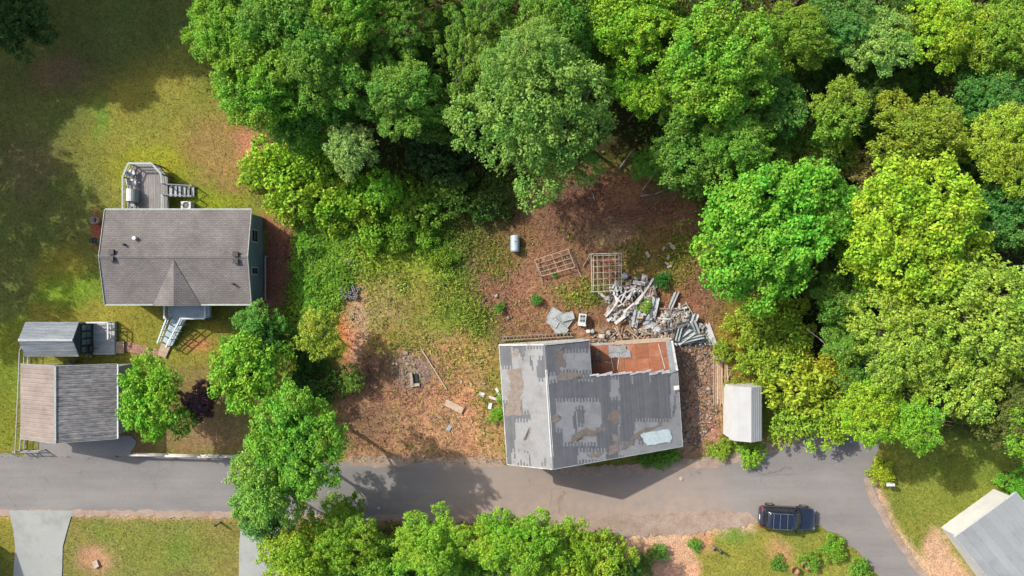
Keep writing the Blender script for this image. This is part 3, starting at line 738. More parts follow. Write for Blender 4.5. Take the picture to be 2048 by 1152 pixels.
T = [
 # top left of the wood, beside the lawn
 ('M1', 450, 70, 8, 82, BR, 'large bright green tree overhanging the lawn corner at top left of the wood'),
 ('M2', 560, 30, 9, 95, MD, 'mid green tree at the top edge right of the lawn corner tree'),
 ('M1', 520, 170, 8, 92, BR, 'broad leafy green tree on the wood edge above the tan lawn'),
 ('M2', 640, 120, 9, 95, MD, 'tall shaggy green tree between lawn-edge trees and the dark gap'),
 ('M1', 700, 20, 9, 80, BR, 'green tree at the top edge above the shaggy tree'),
 ('M2', 800, 195, 8, 84, (104, 150, 58), 'rounded tree with light leaf tips beside the dark gap in the wood'),
 ('A1', 795, 40, 8, 68, MD, 'thin crowned tree at the top edge left of the dark gap'),
 ('A2', 930, 100, 8, 76, (110, 146, 52), 'open branched tree in the middle of the dark gap'),
 ('A2', 965, 20, 9, 66, MD, 'sparse tree at the top edge above the open branched tree'),
 ('m3', 700, 300, 6, 62, (150, 178, 110), 'pale silvery green small tree below the rounded tree'),
 ('m1', 590, 250, 5, 62, MD, 'green small tree at the foot of the wood edge near the lawn'),
 ('m2', 660, 215, 6, 60, (80, 130, 46), 'darker green small tree tucked under the shaggy tree'),
 # middle
 ('F1', 1075, 235, 9, 160, (120, 156, 76), 'huge grey-green fine leaved tree above the brown clearing'),
 ('F1', 1060, 130, 11, 90, (126, 160, 80), 'upper dome of fine grey-green foliage behind the huge tree'),
 ('M2', 1120, 40, 9, 88, MD, 'mid green tree at the top edge behind the grey-green dome'),
 ('M1', 1265, 40, 9, 92, LM, 'bright lime green tree at the top edge, centre right'),
 ('A1', 1240, 160, 7, 46, BR, 'narrow green tree in the gap right of the huge grey-green tree'),
 ('m1', 1290, 195, 7, 48, LM, 'small vivid green tree left of the large bright crown'),
 ('M1', 1440, 125, 10, 118, BR, 'large bright green crown right of the top centre'),
 ('m2', 1380, 230, 7, 64, MD, 'mid green tree at the foot of the large bright crown'),
 ('M2', 1475, 285, 8, 68, (112, 164, 56), 'light green crown above the maple beside the clearing'),
 ('m1', 1370, 315, 6, 76, (94, 138, 56), 'dull green tree at the upper right corner of the clearing'),
 ('m3', 1300, 330, 4, 44, MD, 'thin young tree leaning over fallen branches in the clearing'),
 # right of the wood
 ('M2', 1595, 70, 9, 72, OL, 'olive green tree at top edge right of the large bright crown'),
 ('M1', 1680, 40, 9, 66, BG, 'blue-green tree at the top edge, second right of the bright crown'),
 ('M1', 1755, 85, 9, 74, PG, 'pale green tree with thick leaf clumps near the top right'),
 ('M2', 1885, 55, 10, 84, YG, 'yellow-green tree at the top edge near the right corner'),
 ('F1', 1830, 10, 9, 60, DK, 'dark green tree at the top edge behind the yellow-green one'),
 ('M2', 2010, 70, 10, 86, OL, 'dull olive tree filling the top right corner'),
 ('m1', 1670, 225, 8, 64, OL, 'rounded olive green tree above the brownish shrubs'),
 ('m1', 1560, 215, 7, 64, (82, 134, 60), 'shaded green tree right of the large bright crown'),
 ('A1', 1745, 200, 7, 60, DK, 'dark thin tree in the shade left of the olive crown'),
 ('M2', 1845, 275, 9, 96, (138, 152, 44), 'olive yellow crown in the middle of the right woods'),
 ('M2', 1985, 195, 9, 70, BG, 'blue-green tree right of the olive yellow crown'),
 ('F1', 2020, 290, 10, 94, (166, 182, 50), 'yellowish fine leaved tree at the right edge, upper half'),
 ('m3', 1600, 325, 4, 58, (112, 122, 60), 'brownish green shrubby tree between maple and olive tree'),
 ('m3', 1735, 335, 5, 58, (140, 132, 78), 'thin brownish tree above the yellow-green crown'),
 ('m1', 1820, 355, 6, 60, MD, 'mid green tree behind the top of the yellow-green crown'),
 ('M1', 1530, 470, 8, 145, (106, 172, 42), 'big vivid green maple right of the debris yard'),
 ('M1', 1640, 420, 8, 80, (98, 158, 48), 'right shoulder of green foliage beside the big vivid maple'),
 ('M1', 1830, 455, 10, 145, YG, 'big bright yellow-green tree right of the vivid maple'),
 ('m1', 1740, 530, 7, 58, (128, 176, 34), 'small bright green tree below the yellow-green tree'),
 ('M1', 2015, 420, 8, 84, BG, 'blue-green tree at the right edge behind the yellow-green tree'),
 ('A1', 1950, 590, 10, 140, PY, 'large pale yellow airy tree at the right edge'),
 ('A1', 1805, 660, 9, 112, (154, 178, 62), 'pale yellowish airy tree left of the large pale one'),
 ('A1', 1920, 730, 8, 112, PY, 'lower pale yellow tree with bare branches showing'),
 ('M2', 2025, 690, 8, 80, (150, 168, 58), 'green-yellow tree at the right edge below the pale tree'),
 ('m2', 1680, 600, 6, 62, (92, 134, 50), 'shaded green tree between vivid maple and pale trees'),
 ('m2', 1690, 690, 5, 52, (104, 146, 54), 'green tree in the dark hollow left of the pale trees'),
 ('M1', 1745, 820, 7, 74, (146, 186, 34), 'bright yellow-green tree overhanging the bend of the lane'),
 ('m1', 1835, 845, 8, 54, (118, 170, 36), 'small bright tree right of the lane bend, over the lawn'),
 ('M2', 2010, 815, 7, 82, (96, 108, 52), 'dusky olive tree at the right edge above the lawn'),
 # front yard and roadside
 ('m1', 308, 800, 4, 80, (118, 172, 34), 'round bright green tree between garage and purple tree'),
 ('m1', 500, 750, 4, 82, (122, 176, 40), 'broad light green tree right of the purple tree'),
 ('m2', 515, 648, 3.5, 52, (84, 142, 60), 'green shrubby tree at the corner of the house'),
 ('m3', 642, 672, 3.5, 58, (166, 174, 62), 'feathery pale yellow-green tree left of the dirt path'),
 ('m2', 545, 680, 3, 44, (72, 120, 56), 'dark bluish shrub between the house corner and feathery tree'),
 ('M1', 600, 885, 9, 108, (104, 160, 44), 'tall green roadside tree leaning over the lane'),
 ('M2', 545, 960, 8, 92, (124, 168, 70), 'lighter green roadside tree at the lane edge'),
 ('m2', 520, 1030, 6, 60, (96, 148, 76), 'pale leaved tree standing over the second driveway'),
 ('M2', 605, 1105, 6, 84, (146, 176, 38), 'yellowish green tree at bottom left of the roadside row'),
 ('A1', 680, 1085, 6, 76, (132, 170, 40), 'loose green tree second in the bottom roadside row'),
 ('m2', 770, 1130, 5, 66, (118, 160, 42), 'small green tree between the bottom row crowns'),
 ('M2', 868, 1088, 7, 74, (138, 180, 44), 'light green tree in the middle of the bottom row'),
 ('A1', 930, 1135, 5, 66, (112, 154, 44), 'shaded green tree right of the middle bottom crown'),
 ('M2', 1000, 1080, 7, 66, (134, 180, 38), 'vivid green tree in the bottom row below the ruined house'),
 ('M2', 1068, 1095, 7, 70, (126, 172, 38), 'bright crown just right of the vivid bottom row tree'),
 ('A1', 1140, 1120, 6, 80, (148, 178, 40), 'yellow-green loose tree near the right end of the bottom row'),
 ('m2', 1205, 1120, 5, 66, (140, 172, 40), 'last yellow-green tree at the right end of the bottom row'),
 # top left corner
 ('M2', 20, 40, 4, 78, (72, 104, 50), 'dark shaded tree in the top left corner of the lawn'),  # crown colour darkened for the shade it stands in
]
for a in T:
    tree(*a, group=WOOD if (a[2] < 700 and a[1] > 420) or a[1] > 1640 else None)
# purple plum
tree('m2', 402, 805, 2.6, 42, (96, 70, 84), 'dark purple leaved ornamental tree between two green ones')
# trees that stand just outside the picture and shade the left lawn
for i, (gx_, gy_, h, R) in enumerate([(-1170, -720, 12, 6.0), (-980, -750, 12, 5.6), (-830, -745, 11, 5.2), (-1070, -640, 11, 4.6), (-1280, -580, 11, 5.6), (-1235, -420, 10.5, 5.2), (-1150, -265, 10, 4.4), (-1240, -125, 10, 5.0)]):
    key = ('M2', 'M1', 'M1', 'M2', 'M2', 'A1', 'A1', 'A1')[i]
    cm, tm, R0, z0 = PROTO[key]
    t = thing('tree', (gx_ / PPM, -gy_ / PPM, -.05), 'tall tree beyond the left lawn, seen by its shadow on the grass', 'tree', 'trees beyond the left lawn')
    c = link('crown', cm, t); c.location = (0, 0, h); s = R / R0; c.scale = (s, s, s); c.rotation_euler[2] = i * 1.3; c.color = tcol((84, 124, 50))
    k = link('trunk', tm, t); k.scale = (s, s, h / z0); k.rotation_euler[2] = i * 1.3
# more of the wood above and right of the picture
for i, (px, py) in enumerate([(480, -90), (640, -110), (820, -100), (1000, -100), (1180, -110), (1360, -100), (1520, -110), (1700, -100), (1880, -110), (2070, -60), (2140, 150), (2150, 350), (2150, 520), (2160, 700), (2120, 860)]):
    tree(('M1', 'F1', 'M2')[i % 3], px, py, 9, 95, (MD, OL, BR, BG)[i % 4], 'woodland tree continuing the wood past the picture edge', group='wood past the picture edge')

# smaller trees filling the shade between the big crowns
for i, (px, py) in enumerate([(900, 60), (870, 130), (1010, 90), (1180, 130), (1210, 70), (1330, 150), (1340, 60), (1520, 330), (1560, 130), (1640, 130), (1660, 300), (1720, 140), (1790, 170), (1830, 130), (1930, 130), (1950, 260), (1770, 290), (1900, 350), (1960, 480), (1740, 420), (1700, 480), (1690, 560), (1860, 570), (1740, 760), (1950, 340), (2030, 150), (1560, 270), (940, 170), (880, 230), (760, 120), (590, 110), (620, 190), (690, 1140), (820, 1150), (900, 1150), (980, 1140), (1080, 1150), (1230, 1150)]):
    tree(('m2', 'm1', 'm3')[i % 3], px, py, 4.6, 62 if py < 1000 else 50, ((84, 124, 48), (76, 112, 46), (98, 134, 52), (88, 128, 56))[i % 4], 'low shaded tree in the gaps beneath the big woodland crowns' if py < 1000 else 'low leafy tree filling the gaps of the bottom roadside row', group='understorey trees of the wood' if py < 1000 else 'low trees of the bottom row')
# shrubs
S = [
 ('S2', 560, 335, 1.6, 77, (156, 192, 36), 'yellow-green shrub at the lawn edge below the big trees'),
 ('S2', 640, 330, 1.8, 65, (140, 174, 38), 'green shrub right of the yellow-green one'),
 ('S1', 625, 290, 2.2, 34, (112, 168, 36), 'small round green shrub against the wood edge'),
 ('S1', 605, 385, 1.2, 65, (150, 178, 36), 'low yellow-green shrub north of the vines'),
 ('S2', 690, 400, 1.5, 70, (138, 176, 36), 'broad low shrub in the middle of the thicket'),
 ('S1', 765, 382, 2.4, 40, (116, 178, 34), 'vivid green shrub at the right end of the thicket'),
 ('S2', 735, 445, 1.0, 57, (124, 162, 38), 'low green shrub above the weedy slope'),
 ('S2', 810, 455, .9, 40, (108, 142, 40), 'scrubby shrub at the shade edge of the slope'),
 ('S1', 850, 410, 1.2, 46, (104, 140, 42), 'dark green shrub in the shade left of the clearing'),
 ('S2', 905, 385, 1.3, 52, (84, 116, 42), 'dark scrub below the rounded trees'),
 ('S2', 985, 400, 1.2, 46, (74, 102, 42), 'dark scrub at the foot of the huge tree'),
 ('S2', 805, 415, 1.0, 46, (136, 174, 40), 'yellow-green scrub trailing down towards the clearing'),
 ('S2', 850, 470, .6, 36, (124, 160, 40), 'low green scrub below the trailing yellow-green one'),
 ('S2', 885, 515, .4, 28, (120, 150, 42), 'lowest scrub clump beside the dark straight limb'),
 ('S1', 880, 310, 2.0, 60, (56, 86, 40), 'dim shrub deep in the dark gap'),  # low-lit look of the gap put into the leaf colour
 ('S2', 905, 230, 2.4, 60, (58, 90, 42), 'dim shrub in the upper part of the dark gap'),  # leaf colour darkened for the gap's shade here too
 ('S1', 1000, 615, .35, 11, (84, 140, 46), 'tiny dark green bush left of the metal panels'),
 ('S1', 1072, 600, .4, 12, (66, 132, 46), 'small round green bush above the grey panels'),
 ('S1', 1325, 560, .5, 17, (54, 118, 44), 'dark green bush right of the white board heap'),
 ('S1', 1290, 612, .5, 14, (128, 176, 36), 'bright weed clump growing through the board heap'),
 ('S2', 1500, 650, 1.6, 44, (156, 172, 46), 'yellowish brush beside the ladder'),
 ('S2', 1550, 640, 2.0, 56, (144, 168, 48), 'brush below the vivid maple'),
 ('S2', 1585, 700, 2.0, 60, (154, 174, 48), 'yellow brush in the middle of the right thicket'),
 ('S2', 1530, 730, 1.6, 50, (146, 170, 46), 'brush north of the white shed'),
 ('S1', 1600, 780, 2.0, 64, (168, 178, 44), 'tall yellow-green brush right of the white shed'),
 ('S2', 1650, 750, 2.4, 52, (172, 172, 46), 'golden brush below the dark hollow'),
 ('S2', 1655, 840, 1.8, 54, (150, 176, 46), 'yellow brush at the lane end'),
 ('S1', 1575, 840, 1.2, 46, (138, 168, 44), 'green brush at the corner of the white shed'),
 ('S1', 1445, 705, .6, 22, (142, 162, 46), 'low brush at the top of the lumber stack'),
 ('S2', 1478, 780, .5, 24, (150, 150, 50), 'low yellow weeds between lumber and thicket'),
 ('S1', 1500, 905, .35, 30, (124, 172, 42), 'grass clump below the white shed'),
 ('S1', 1440, 900, .35, 22, (134, 166, 44), 'grass clump left of the white shed end'),
 ('S1', 1330, 912, .3, 26, (92, 146, 44), 'low green weeds along the ruined house wall'),
 ('S1', 1290, 915, .3, 20, (84, 134, 44), 'weed clump under the low eave'),
 ('S1', 998, 830, .4, 18, (116, 170, 40), 'bright weeds at the left wall of the ruined house'),
 ('S1', 1002, 795, .35, 12, (128, 168, 42), 'weeds beside the white scraps'),
 ('S2', 1765, 945, .8, 26, (168, 182, 36), 'yellow-green bush beside the mailbox'),
 ('S2', 2035, 972, 1.2, 36, (106, 170, 40), 'broad leafed bush behind the white walled building'),
 ('S2', 1670, 1100, .7, 26, (112, 162, 44), 'green bush at the lower lane edge'),
 ('S1', 1620, 1122, .4, 20, (104, 150, 46), 'low bush behind the parked car'),
 ('S1', 1720, 1137, .7, 22, (98, 152, 44), 'bush at the bottom edge by the lane'),
 ('S1', 1555, 1125, .3, 16, (92, 138, 50), 'low planting around the clay pots'),
 ('S1', 1318, 1105, .5, 20, (96, 148, 52), 'small shrub on the dirt shoulder'),
 ('S1', 1285, 1130, .6, 26, (84, 128, 46), 'shrub at the bottom edge right of the roadside row'),
 ('S1', 1390, 1090, .25, 14, (92, 152, 52), 'small grass clump on the pink soil'),
 ('S1', 690, 1020, 1.6, 40, (130, 160, 42), 'leafy shrub at the lane edge below the leaning tree'),
 ('S1', 700, 760, 1.0, 30, (96, 128, 48), 'dark green shrub right of the light green tree'),
 ('S2', 610, 735, 1.2, 46, (62, 104, 42), 'shaded bush between feathery tree and roadside tree'),
 ('S2', 640, 775, 1.2, 40, (70, 104, 42), 'shaded bush above the tall roadside tree'),
 ('S1', 470, 690, 1.0, 26, (110, 166, 46), 'small green bush left of the house corner shrub'),
 ('S1', 1110, 550, .2, 6, (96, 150, 50), 'tuft of green at the tilted metal frame'),
]
for a in S: tree(*a, name='shrub', cat='shrub')
# fallen branches at the clearing edge
def branch(pts, r0, label, mat='pale_bark'):
    mb = MB(); n = len(pts) - 1
    for i in range(n): mb.tube(pts[i], pts[i + 1], r0 * (1 - i / (n + .5)), r0 * (1 - (i + 1) / (n + .5)), 6)
    return tag(mb.build('fallen_branch', M[mat], smooth=True, at=pts[0]), label, 'branch', 'fallen branches')
branch([P(1238, 338, .1), P(1252, 318, .4), P(1270, 296, .7)], .09, 'pale fallen branch pointing up right at the clearing top')
branch([P(1285, 380, .1), P(1300, 360, .3), P(1314, 338, .6)], .08, 'pale fallen branch right of the first one')
branch([P(1280, 392, .1), P(1310, 388, .2), P(1335, 378, .4), P(1345, 366, .5)], .08, 'long bent dead limb beside the clearing')
branch([P(1190, 402, .05), P(1186, 388, .1), P(1180, 378, .15)], .06, 'short dead stick lying in brown brush')
branch([P(1614, 658, 3), P(1640, 678, 3.2), P(1652, 690, 3.4)], .08, 'bare grey branch in the dark hollow by the pale trees')
branch([P(862, 498, .1), P(880, 522, .25), P(896, 548, .1)], .08, 'dark straight limb lying at the shade edge', 'bark')
# ------------------------------------------------------------------ grey-brown roofed house with green siding
def wall_ring(pts, z0, z1, name, mat, parent):
    mb = MB(); n = len(pts)
    for i in range(n):
        a, b = pts[i], pts[(i + 1) % n]
        mb.poly([(a[0], a[1], z0), (b[0], b[1], z0), (b[0], b[1], z1), (a[0], a[1], z1)])
    return mb.build(name, mat, parent)
EZ, RZ = 3.2, 3.98
xw, xe = P(210, 0, EZ).x, P(503, 0, EZ).x
yn, ys = P(0, 419, EZ).y, P(0, 609, EZ).y
ym = (yn + ys) / 2
H = thing('house', ((xw + xe) / 2, ym, 0), 'single storey house with grey-brown shingle roof and dark green siding', 'house')
ov = .28
mb = MB()
wx0, wx1, wy0, wy1 = xw + ov, xe - ov, ys + ov, yn - ov
mb.poly([(wx0, wy0, -.1), (wx1, wy0, -.1), (wx1, wy0, EZ), (wx0, wy0, EZ)])
mb.poly([(wx1, wy1, -.1), (wx0, wy1, -.1), (wx0, wy1, EZ), (wx1, wy1, EZ)])
for x_, s in ((wx1, 1), (wx0, -1)):
    q = [(x_, wy0, -.1), (x_, wy1, -.1), (x_, wy1, EZ), (x_, ym, RZ - .12), (x_, wy0, EZ)]
    mb.poly(q if s > 0 else q[::-1])
wall = mb.build('wall', M['siding_green'], H)
for k in range(13):                                     # lap siding boards on the visible gable end
    z_ = .35 + k * .235
    if z_ < EZ - .05: board('siding_board', (wx1 + .012, wy0, z_), (wx1 + .012, wy1, z_), .03, .215, M['siding_green'], wall)
roof = MB().slab([(xw, ys, EZ), (xe, ys, EZ), (xe, ym, RZ), (xw, ym, RZ)], .12).slab([(xw, ym, RZ), (xe, ym, RZ), (xe, yn, EZ), (xw, yn, EZ)], .12).build('roof', M['shingle'], H)
MB().slab([(xw - .01, ym - .14, RZ + .006), (xe + .01, ym - .14, RZ + .006), (xe + .01, ym, RZ + .035), (xw - .01, ym, RZ + .035)], .03).slab([(xw - .01, ym, RZ + .035), (xe + .01, ym, RZ + .035), (xe + .01, ym + .14, RZ + .006), (xw - .01, ym + .14, RZ + .006)], .03).build('ridge_cap', M['shingle'], roof)
# cross gable over the porch
g0, g1, gm = P(306, 0, EZ).x, P(402, 0, EZ).x, P(348, 0, 3.9).x
gy = P(0, 609, EZ).y - .10; gt = P(0, 520, RZ).y; gz = RZ - .02
MB().slab([(g0, gy, EZ + .02), (gm, gy, gz), (gm, gt, gz + .02)], .1).slab([(gm, gy, gz), (g1, gy, EZ + .02), (gm, gt, gz + .02)], .1).build('porch_gable', M['shingle'], roof)
MB().poly([(g0 + .2, gy + .25, EZ - .06), (g1 - .2, gy + .25, EZ - .06), (gm, gy + .25, gz - .12)]).build('gable_wall', M['siding_green'], H)
for a, b in (((xw, ys - .03), (g0, ys - .03)), ((g1, ys - .03), (xe, ys - .03)), ((xw, yn + .03), (xe, yn + .03))):
    board('gutter', (a[0], a[1], EZ - .05), (b[0], b[1], EZ - .05), .10, .12, M['trim_grey'], H)
for x_ in (xw - .015, xe + .015):
    board('rake_trim', (x_, ys, EZ - .02), (x_, ym, RZ - .02), .04, .16, M['trim_grey'], H)
    board('rake_trim', (x_, yn, EZ - .02), (x_, ym, RZ - .02), .04, .16, M['trim_grey'], H)
for py_, w_ in ((472, .9), (542, .5)):
    y_ = P(0, py_, 1.9).y
    wn_ = cube_piece('window', (wx1 + .04, y_, 1.95), (.06, w_ + .14, 1.24), M['trim_white'], H)
    cube_piece('pane', (wx1 + .075, y_, 2.25), (.02, w_, .5), M['dark_glass'], H)
    cube_piece('pane', (wx1 + .075, y_, 1.66), (.02, w_, .5), M['dark_glass'], H)
def roof_z(y_): return RZ - abs(y_ - ym) / (yn - ym) * (RZ - EZ)
for px, py_, kind in ((248, 489, 'b'), (225, 504, 'v'), (225, 517, 'v'), (473, 508, 'v'), (473, 522, 'v'), (464, 568, 'b'), (269, 476, 'w')):
    p = P(px, py_, 3.9); z_ = roof_z(p.y)
    if kind == 'v':
        mb = MB().box((p.x, p.y, z_ + .09), (.34, .34, .2)).box((p.x, p.y, z_ + .21), (.42, .40, .05)); mb.build('roof_vent', M['black'], H)
    else:
        mb = MB().tube((p.x, p.y, z_ - .05), (p.x, p.y, z_ + .34), .085 if kind == 'b' else .15, n=12); mb.build('vent_pipe', M['black' if kind == 'b' else 'white_plastic'], H)
# ladder hung along the east wall
p0, p1 = P(527, 512, 1.0), P(529, 600, 1.0)
LD = thing('ladder', (p0.x, (p0.y + p1.y) / 2, 0), 'pale metal ladder standing on edge along the green house wall', 'ladder')
for dz in (.55, 1.05):
    board('rail', (p0.x + (dz - .5) * .3, p0.y, dz), (p0.x + (dz - .5) * .3, p1.y, dz), .05, .07, M['galv'], LD)
for k in range(12):
    y_ = p0.y + (p1.y - p0.y) * (k + .5) / 12
    board('rung', (p0.x + .015, y_, .55), (p0.x + .165, y_, 1.05), .05, .035, M['galv'], LD)
for y_ in (p0.y, p1.y):
    board('foot', (p0.x + .02, y_, 0), (p0.x + .02, y_, .57), .06, .06, M['galv'], LD)

# ------------------------------------------------------------------ weathered back deck with stair
DZ = .95
D = thing('back_deck', tuple(P(300, 375, 0)), 'weathered grey wooden deck with cut corners behind the house', 'deck')
fl = [P(259, 421, DZ), P(259, 358, DZ), P(270, 331, DZ), P(316, 331, DZ), P(334, 352, DZ), P(336, 421, DZ)]
bw = .142; xk = fl[0].x; xr = fl[5].x; top = fl[2].y
nb = int((xr - xk) / bw)
def deck_top(x_):
    a = [(fl[1].x, fl[1].y), (fl[2].x, fl[2].y), (fl[3].x, fl[3].y), (fl[4].x, fl[4].y), (fl[5].x, fl[4].y - .02)]
    return np.interp(x_, [q[0] for q in a], [q[1] for q in a])
for k in range(nb):
    x_ = xk + (k + .5) * bw
    board('deck_board', (x_, fl[0].y, DZ - .02), (x_, float(deck_top(x_)), DZ - .02), bw - .012, .035, M['deck_grey'], D)
rim = [Vector((p.x, p.y, DZ)) for p in fl]
for a, b in zip(rim[:-1], rim[1:]):
    board('rim_joist', a + Vector((0, 0, -.15)), b + Vector((0, 0, -.15)), .05, .22, M['deck_grey'], D)
stair_y = (P(0, 371, DZ).y, P(0, 392, DZ).y)
segs = list(zip(rim[:4], rim[1:5])) + [(rim[4], Vector((xr, stair_y[0] + .02, DZ))), (Vector((xr, stair_y[1] - .02, DZ)), rim[5])]
for a, b in segs:
    for dz, w_, h_ in ((1.0, .15, .04), (.6, .04, .09), (.22, .04, .09)):
        board('rail', a + Vector((0, 0, dz)), b + Vector((0, 0, dz)), w_, h_, M['trim_grey'], D)
    n_ = max(1, int((b - a).length / 1.4))
    for k in range(n_ + 1):
        p = a.lerp(b, k / n_); board('post', p + Vector((0, 0, -DZ - .05)), p + Vector((0, 0, .98)), .09, .09, M['deck_grey'], D)
for k in range(6):
    x_ = xr + .16 + k * .30
    z_ = DZ - .13 * (k + 1)
    cube_piece('stair_tread', (x_, (stair_y[0] + stair_y[1]) / 2, z_), (.25, stair_y[0] - stair_y[1], .04), M['deck_silver'], D)
for y_ in stair_y:
    board('stringer', (xr, y_, DZ - .2), (xr + 1.9, y_, .02), .05, .22, M['deck_grey'], D)
    board('stair_rail', (xr, y_, DZ + .9), (xr + 1.9, y_, .95), .07, .05, M['deck_silver'], D)
    board('post', (xr + 1.88, y_, -.05), (xr + 1.88, y_, 1.0), .09, .09, M['deck_silver'], D)
p = P(264, 391, DZ + .5)
G = thing('grill', (p.x, p.y, DZ), 'covered pale grey barbecue grill at the deck rail', 'grill')
MB().box((p.x, p.y, DZ + .35), (.62, 1.05, .7)).build('cart', M['trim_grey'], G)
mb = MB()
for k in range(6):
    t0, t1 = math.pi * k / 6, math.pi * (k + 1) / 6
    mb.poly([(p.x + .34 * math.cos(t0), p.y - .5, DZ + .7 + .3 * math.sin(t0)), (p.x + .34 * math.cos(t1), p.y - .5, DZ + .7 + .3 * math.sin(t1)), (p.x + .34 * math.cos(t1), p.y + .5, DZ + .7 + .3 * math.sin(t1)), (p.x + .34 * math.cos(t0), p.y + .5, DZ + .7 + .3 * math.sin(t0))])
mb.build('lid', M['white_plastic'], G); cube_piece('side_shelf', (p.x, p.y - .72, DZ + .62), (.5, .36, .04), M['galv'], G)
def chair(px, py_, z0, rz, label, mat):
    p = P(px, py_, z0 + .4); t = thing('chair', (p.x, p.y, z0), label, 'chair', 'deck chairs')
    cube_piece('seat', (p.x, p.y, z0 + .42), (.48, .48, .05), mat, t, rz)
    bx_, by_ = p.x - .24 * math.cos(rz), p.y - .24 * math.sin(rz)
    cube_piece('backrest', (bx_, by_, z0 + .7), (.05, .48, .5), mat, t, rz)
    for sx in (-1, 1):
        for sy in (-1, 1):
            ox, oy = sx * .2, sy * .2
            cube_piece('leg', (p.x + ox * math.cos(rz) - oy * math.sin(rz), p.y + ox * math.sin(rz) + oy * math.cos(rz), z0 + .2), (.04, .04, .41), mat, t, rz)
chair(263, 345, DZ, .4, 'white plastic chair at the cut corner of the deck', M['white_plastic'])
chair(266, 364, DZ, .2, 'white plastic chair beside the covered grill', M['white_plastic'])
p = P(285, 404, DZ)
tag(MB().box((p.x, p.y, DZ + .012), (.42, .75, .015)).box((p.x, p.y, DZ + .022), (.34, .66, .008)).build('door_mat', M['wood_grey'], at=(p.x, p.y, DZ)), 'dark grey mat on the deck boards by the house', 'mat')
p = P(375, 411, .4)
A = thing('air_conditioner', (p.x, p.y, 0), 'pale boxy outdoor air conditioner below the deck stair', 'air conditioner')
MB().box((p.x, p.y, .35), (.8, .62, .72)).build('case', M['white_plastic'], A)
MB().tube((p.x, p.y, .71), (p.x, p.y, .735), .25, n=20).build('fan_grille', M['black'], A)
for k in range(4):
    a_ = k * math.pi / 4; board('grille_bar', (p.x - .24 * math.cos(a_), p.y - .24 * math.sin(a_), .74), (p.x + .24 * math.cos(a_), p.y + .24 * math.sin(a_), .74), .02, .012, M['galv'], A)

# ------------------------------------------------------------------ blue front porch with ramp stair
PZ = .9
pl, pr = P(340, 0, PZ).x, P(420, 0, PZ).x; pt, pb = wy0 + .0, P(0, 636, PZ).y
F = thing('front_porch', ((pl + pr) / 2, (pt + pb) / 2, 0), 'blue-grey painted front porch with railings and a slanting stair ramp', 'porch')
nb = int((pt - pb) / .145)
for k in range(nb):
    y_ = pb + (k + .5) * (pt - pb) / nb
    board('floor_board', (pl, y_, PZ), (pr, y_, PZ), (pt - pb) / nb - .006, .035, M['deck_blue'], F)
for a, b in (((pl, pt), (pl, pb)), ((pr, pt), (pr, pb)), ((pl, pb), (pr, pb))):
    board('rim_joist', (a[0], a[1], PZ - .14), (b[0], b[1], PZ - .14), .05, .22, M['rail_blue'], F)
ra, rb_ = P(343, 636, PZ).x, P(372, 636, PZ).x
for a, b in (((pl, pt), (pl, pb)), ((pl, pb), (ra, pb)), ((rb_, pb), (pr, pb)), ((pr, pb), (pr, pt))):
    A_, B_ = Vector((*a, PZ)), Vector((*b, PZ))
    if (B_ - A_).length < .1: continue
    board('rail', A_ + Vector((0, 0, .95)), B_ + Vector((0, 0, .95)), .13, .04, M['rail_blue'], F)
    board('rail', A_ + Vector((0, 0, .16)), B_ + Vector((0, 0, .16)), .05, .07, M['rail_blue'], F)
    n_ = max(2, int((B_ - A_).length / .16))
    for k in range(n_ + 1):
        p = A_.lerp(B_, k / n_); board('baluster', p + Vector((0, 0, .18)), p + Vector((0, 0, .94)), .035, .035, M['rail_blue'], F)
    for p in (A_, B_): board('post', p + Vector((0, 0, -PZ - .05)), p + Vector((0, 0, 1.0)), .1, .1, M['rail_blue'], F)
e0, e1 = P(326, 684, .18), P(343, 692, .18)
s0, s1 = Vector((ra + .05, pb, PZ)), Vector((rb_, pb, PZ))
nb = 16
for k in range(nb):
    t = (k + .5) / nb
    a, b = s0.lerp(e0, t), s1.lerp(e1, t)
    board('ramp_board', a, b, .17, .035, M['deck_blue'], F)
for a, b in ((s0, e0), (s1, e1)):
    u = (b - a); off = Vector((0, 0, .95))
    board('ramp_rail', a + off, b + off, .12, .04, M['rail_blue'], F)
    board('ramp_rail', a + off * .55, b + off * .55, .05, .07, M['rail_blue'], F)
    board('ramp_stringer', a - Vector((0, 0, .1)), b - Vector((0, 0, .1)), .05, .2, M['rail_blue'], F)
    for k in range(5):
        p = a.lerp(b, k / 4); board('post', (p.x, p.y, -.05), p + off, .08, .08, M['rail_blue'], F)
L_ = thing('wooden_landing', tuple(P(329, 700, 0)), 'tan wooden landing at the foot of the porch ramp', 'landing')
a0, a1, b0, b1 = P(324, 686, .1), P(341, 693, .1), P(315, 710, .1), P(331, 716, .1)
for k in range(7):
    t = (k + .5) / 7; board('plank', a0.lerp(b0, t), a1.lerp(b1, t), .138, .04, M['wood_tan'], L_)
for a, b in ((a0, b0), (a1, b1)): board('bearer', a - Vector((0, 0, .07)), b - Vector((0, 0, .07)), .09, .1, M['wood_grey'], L_)
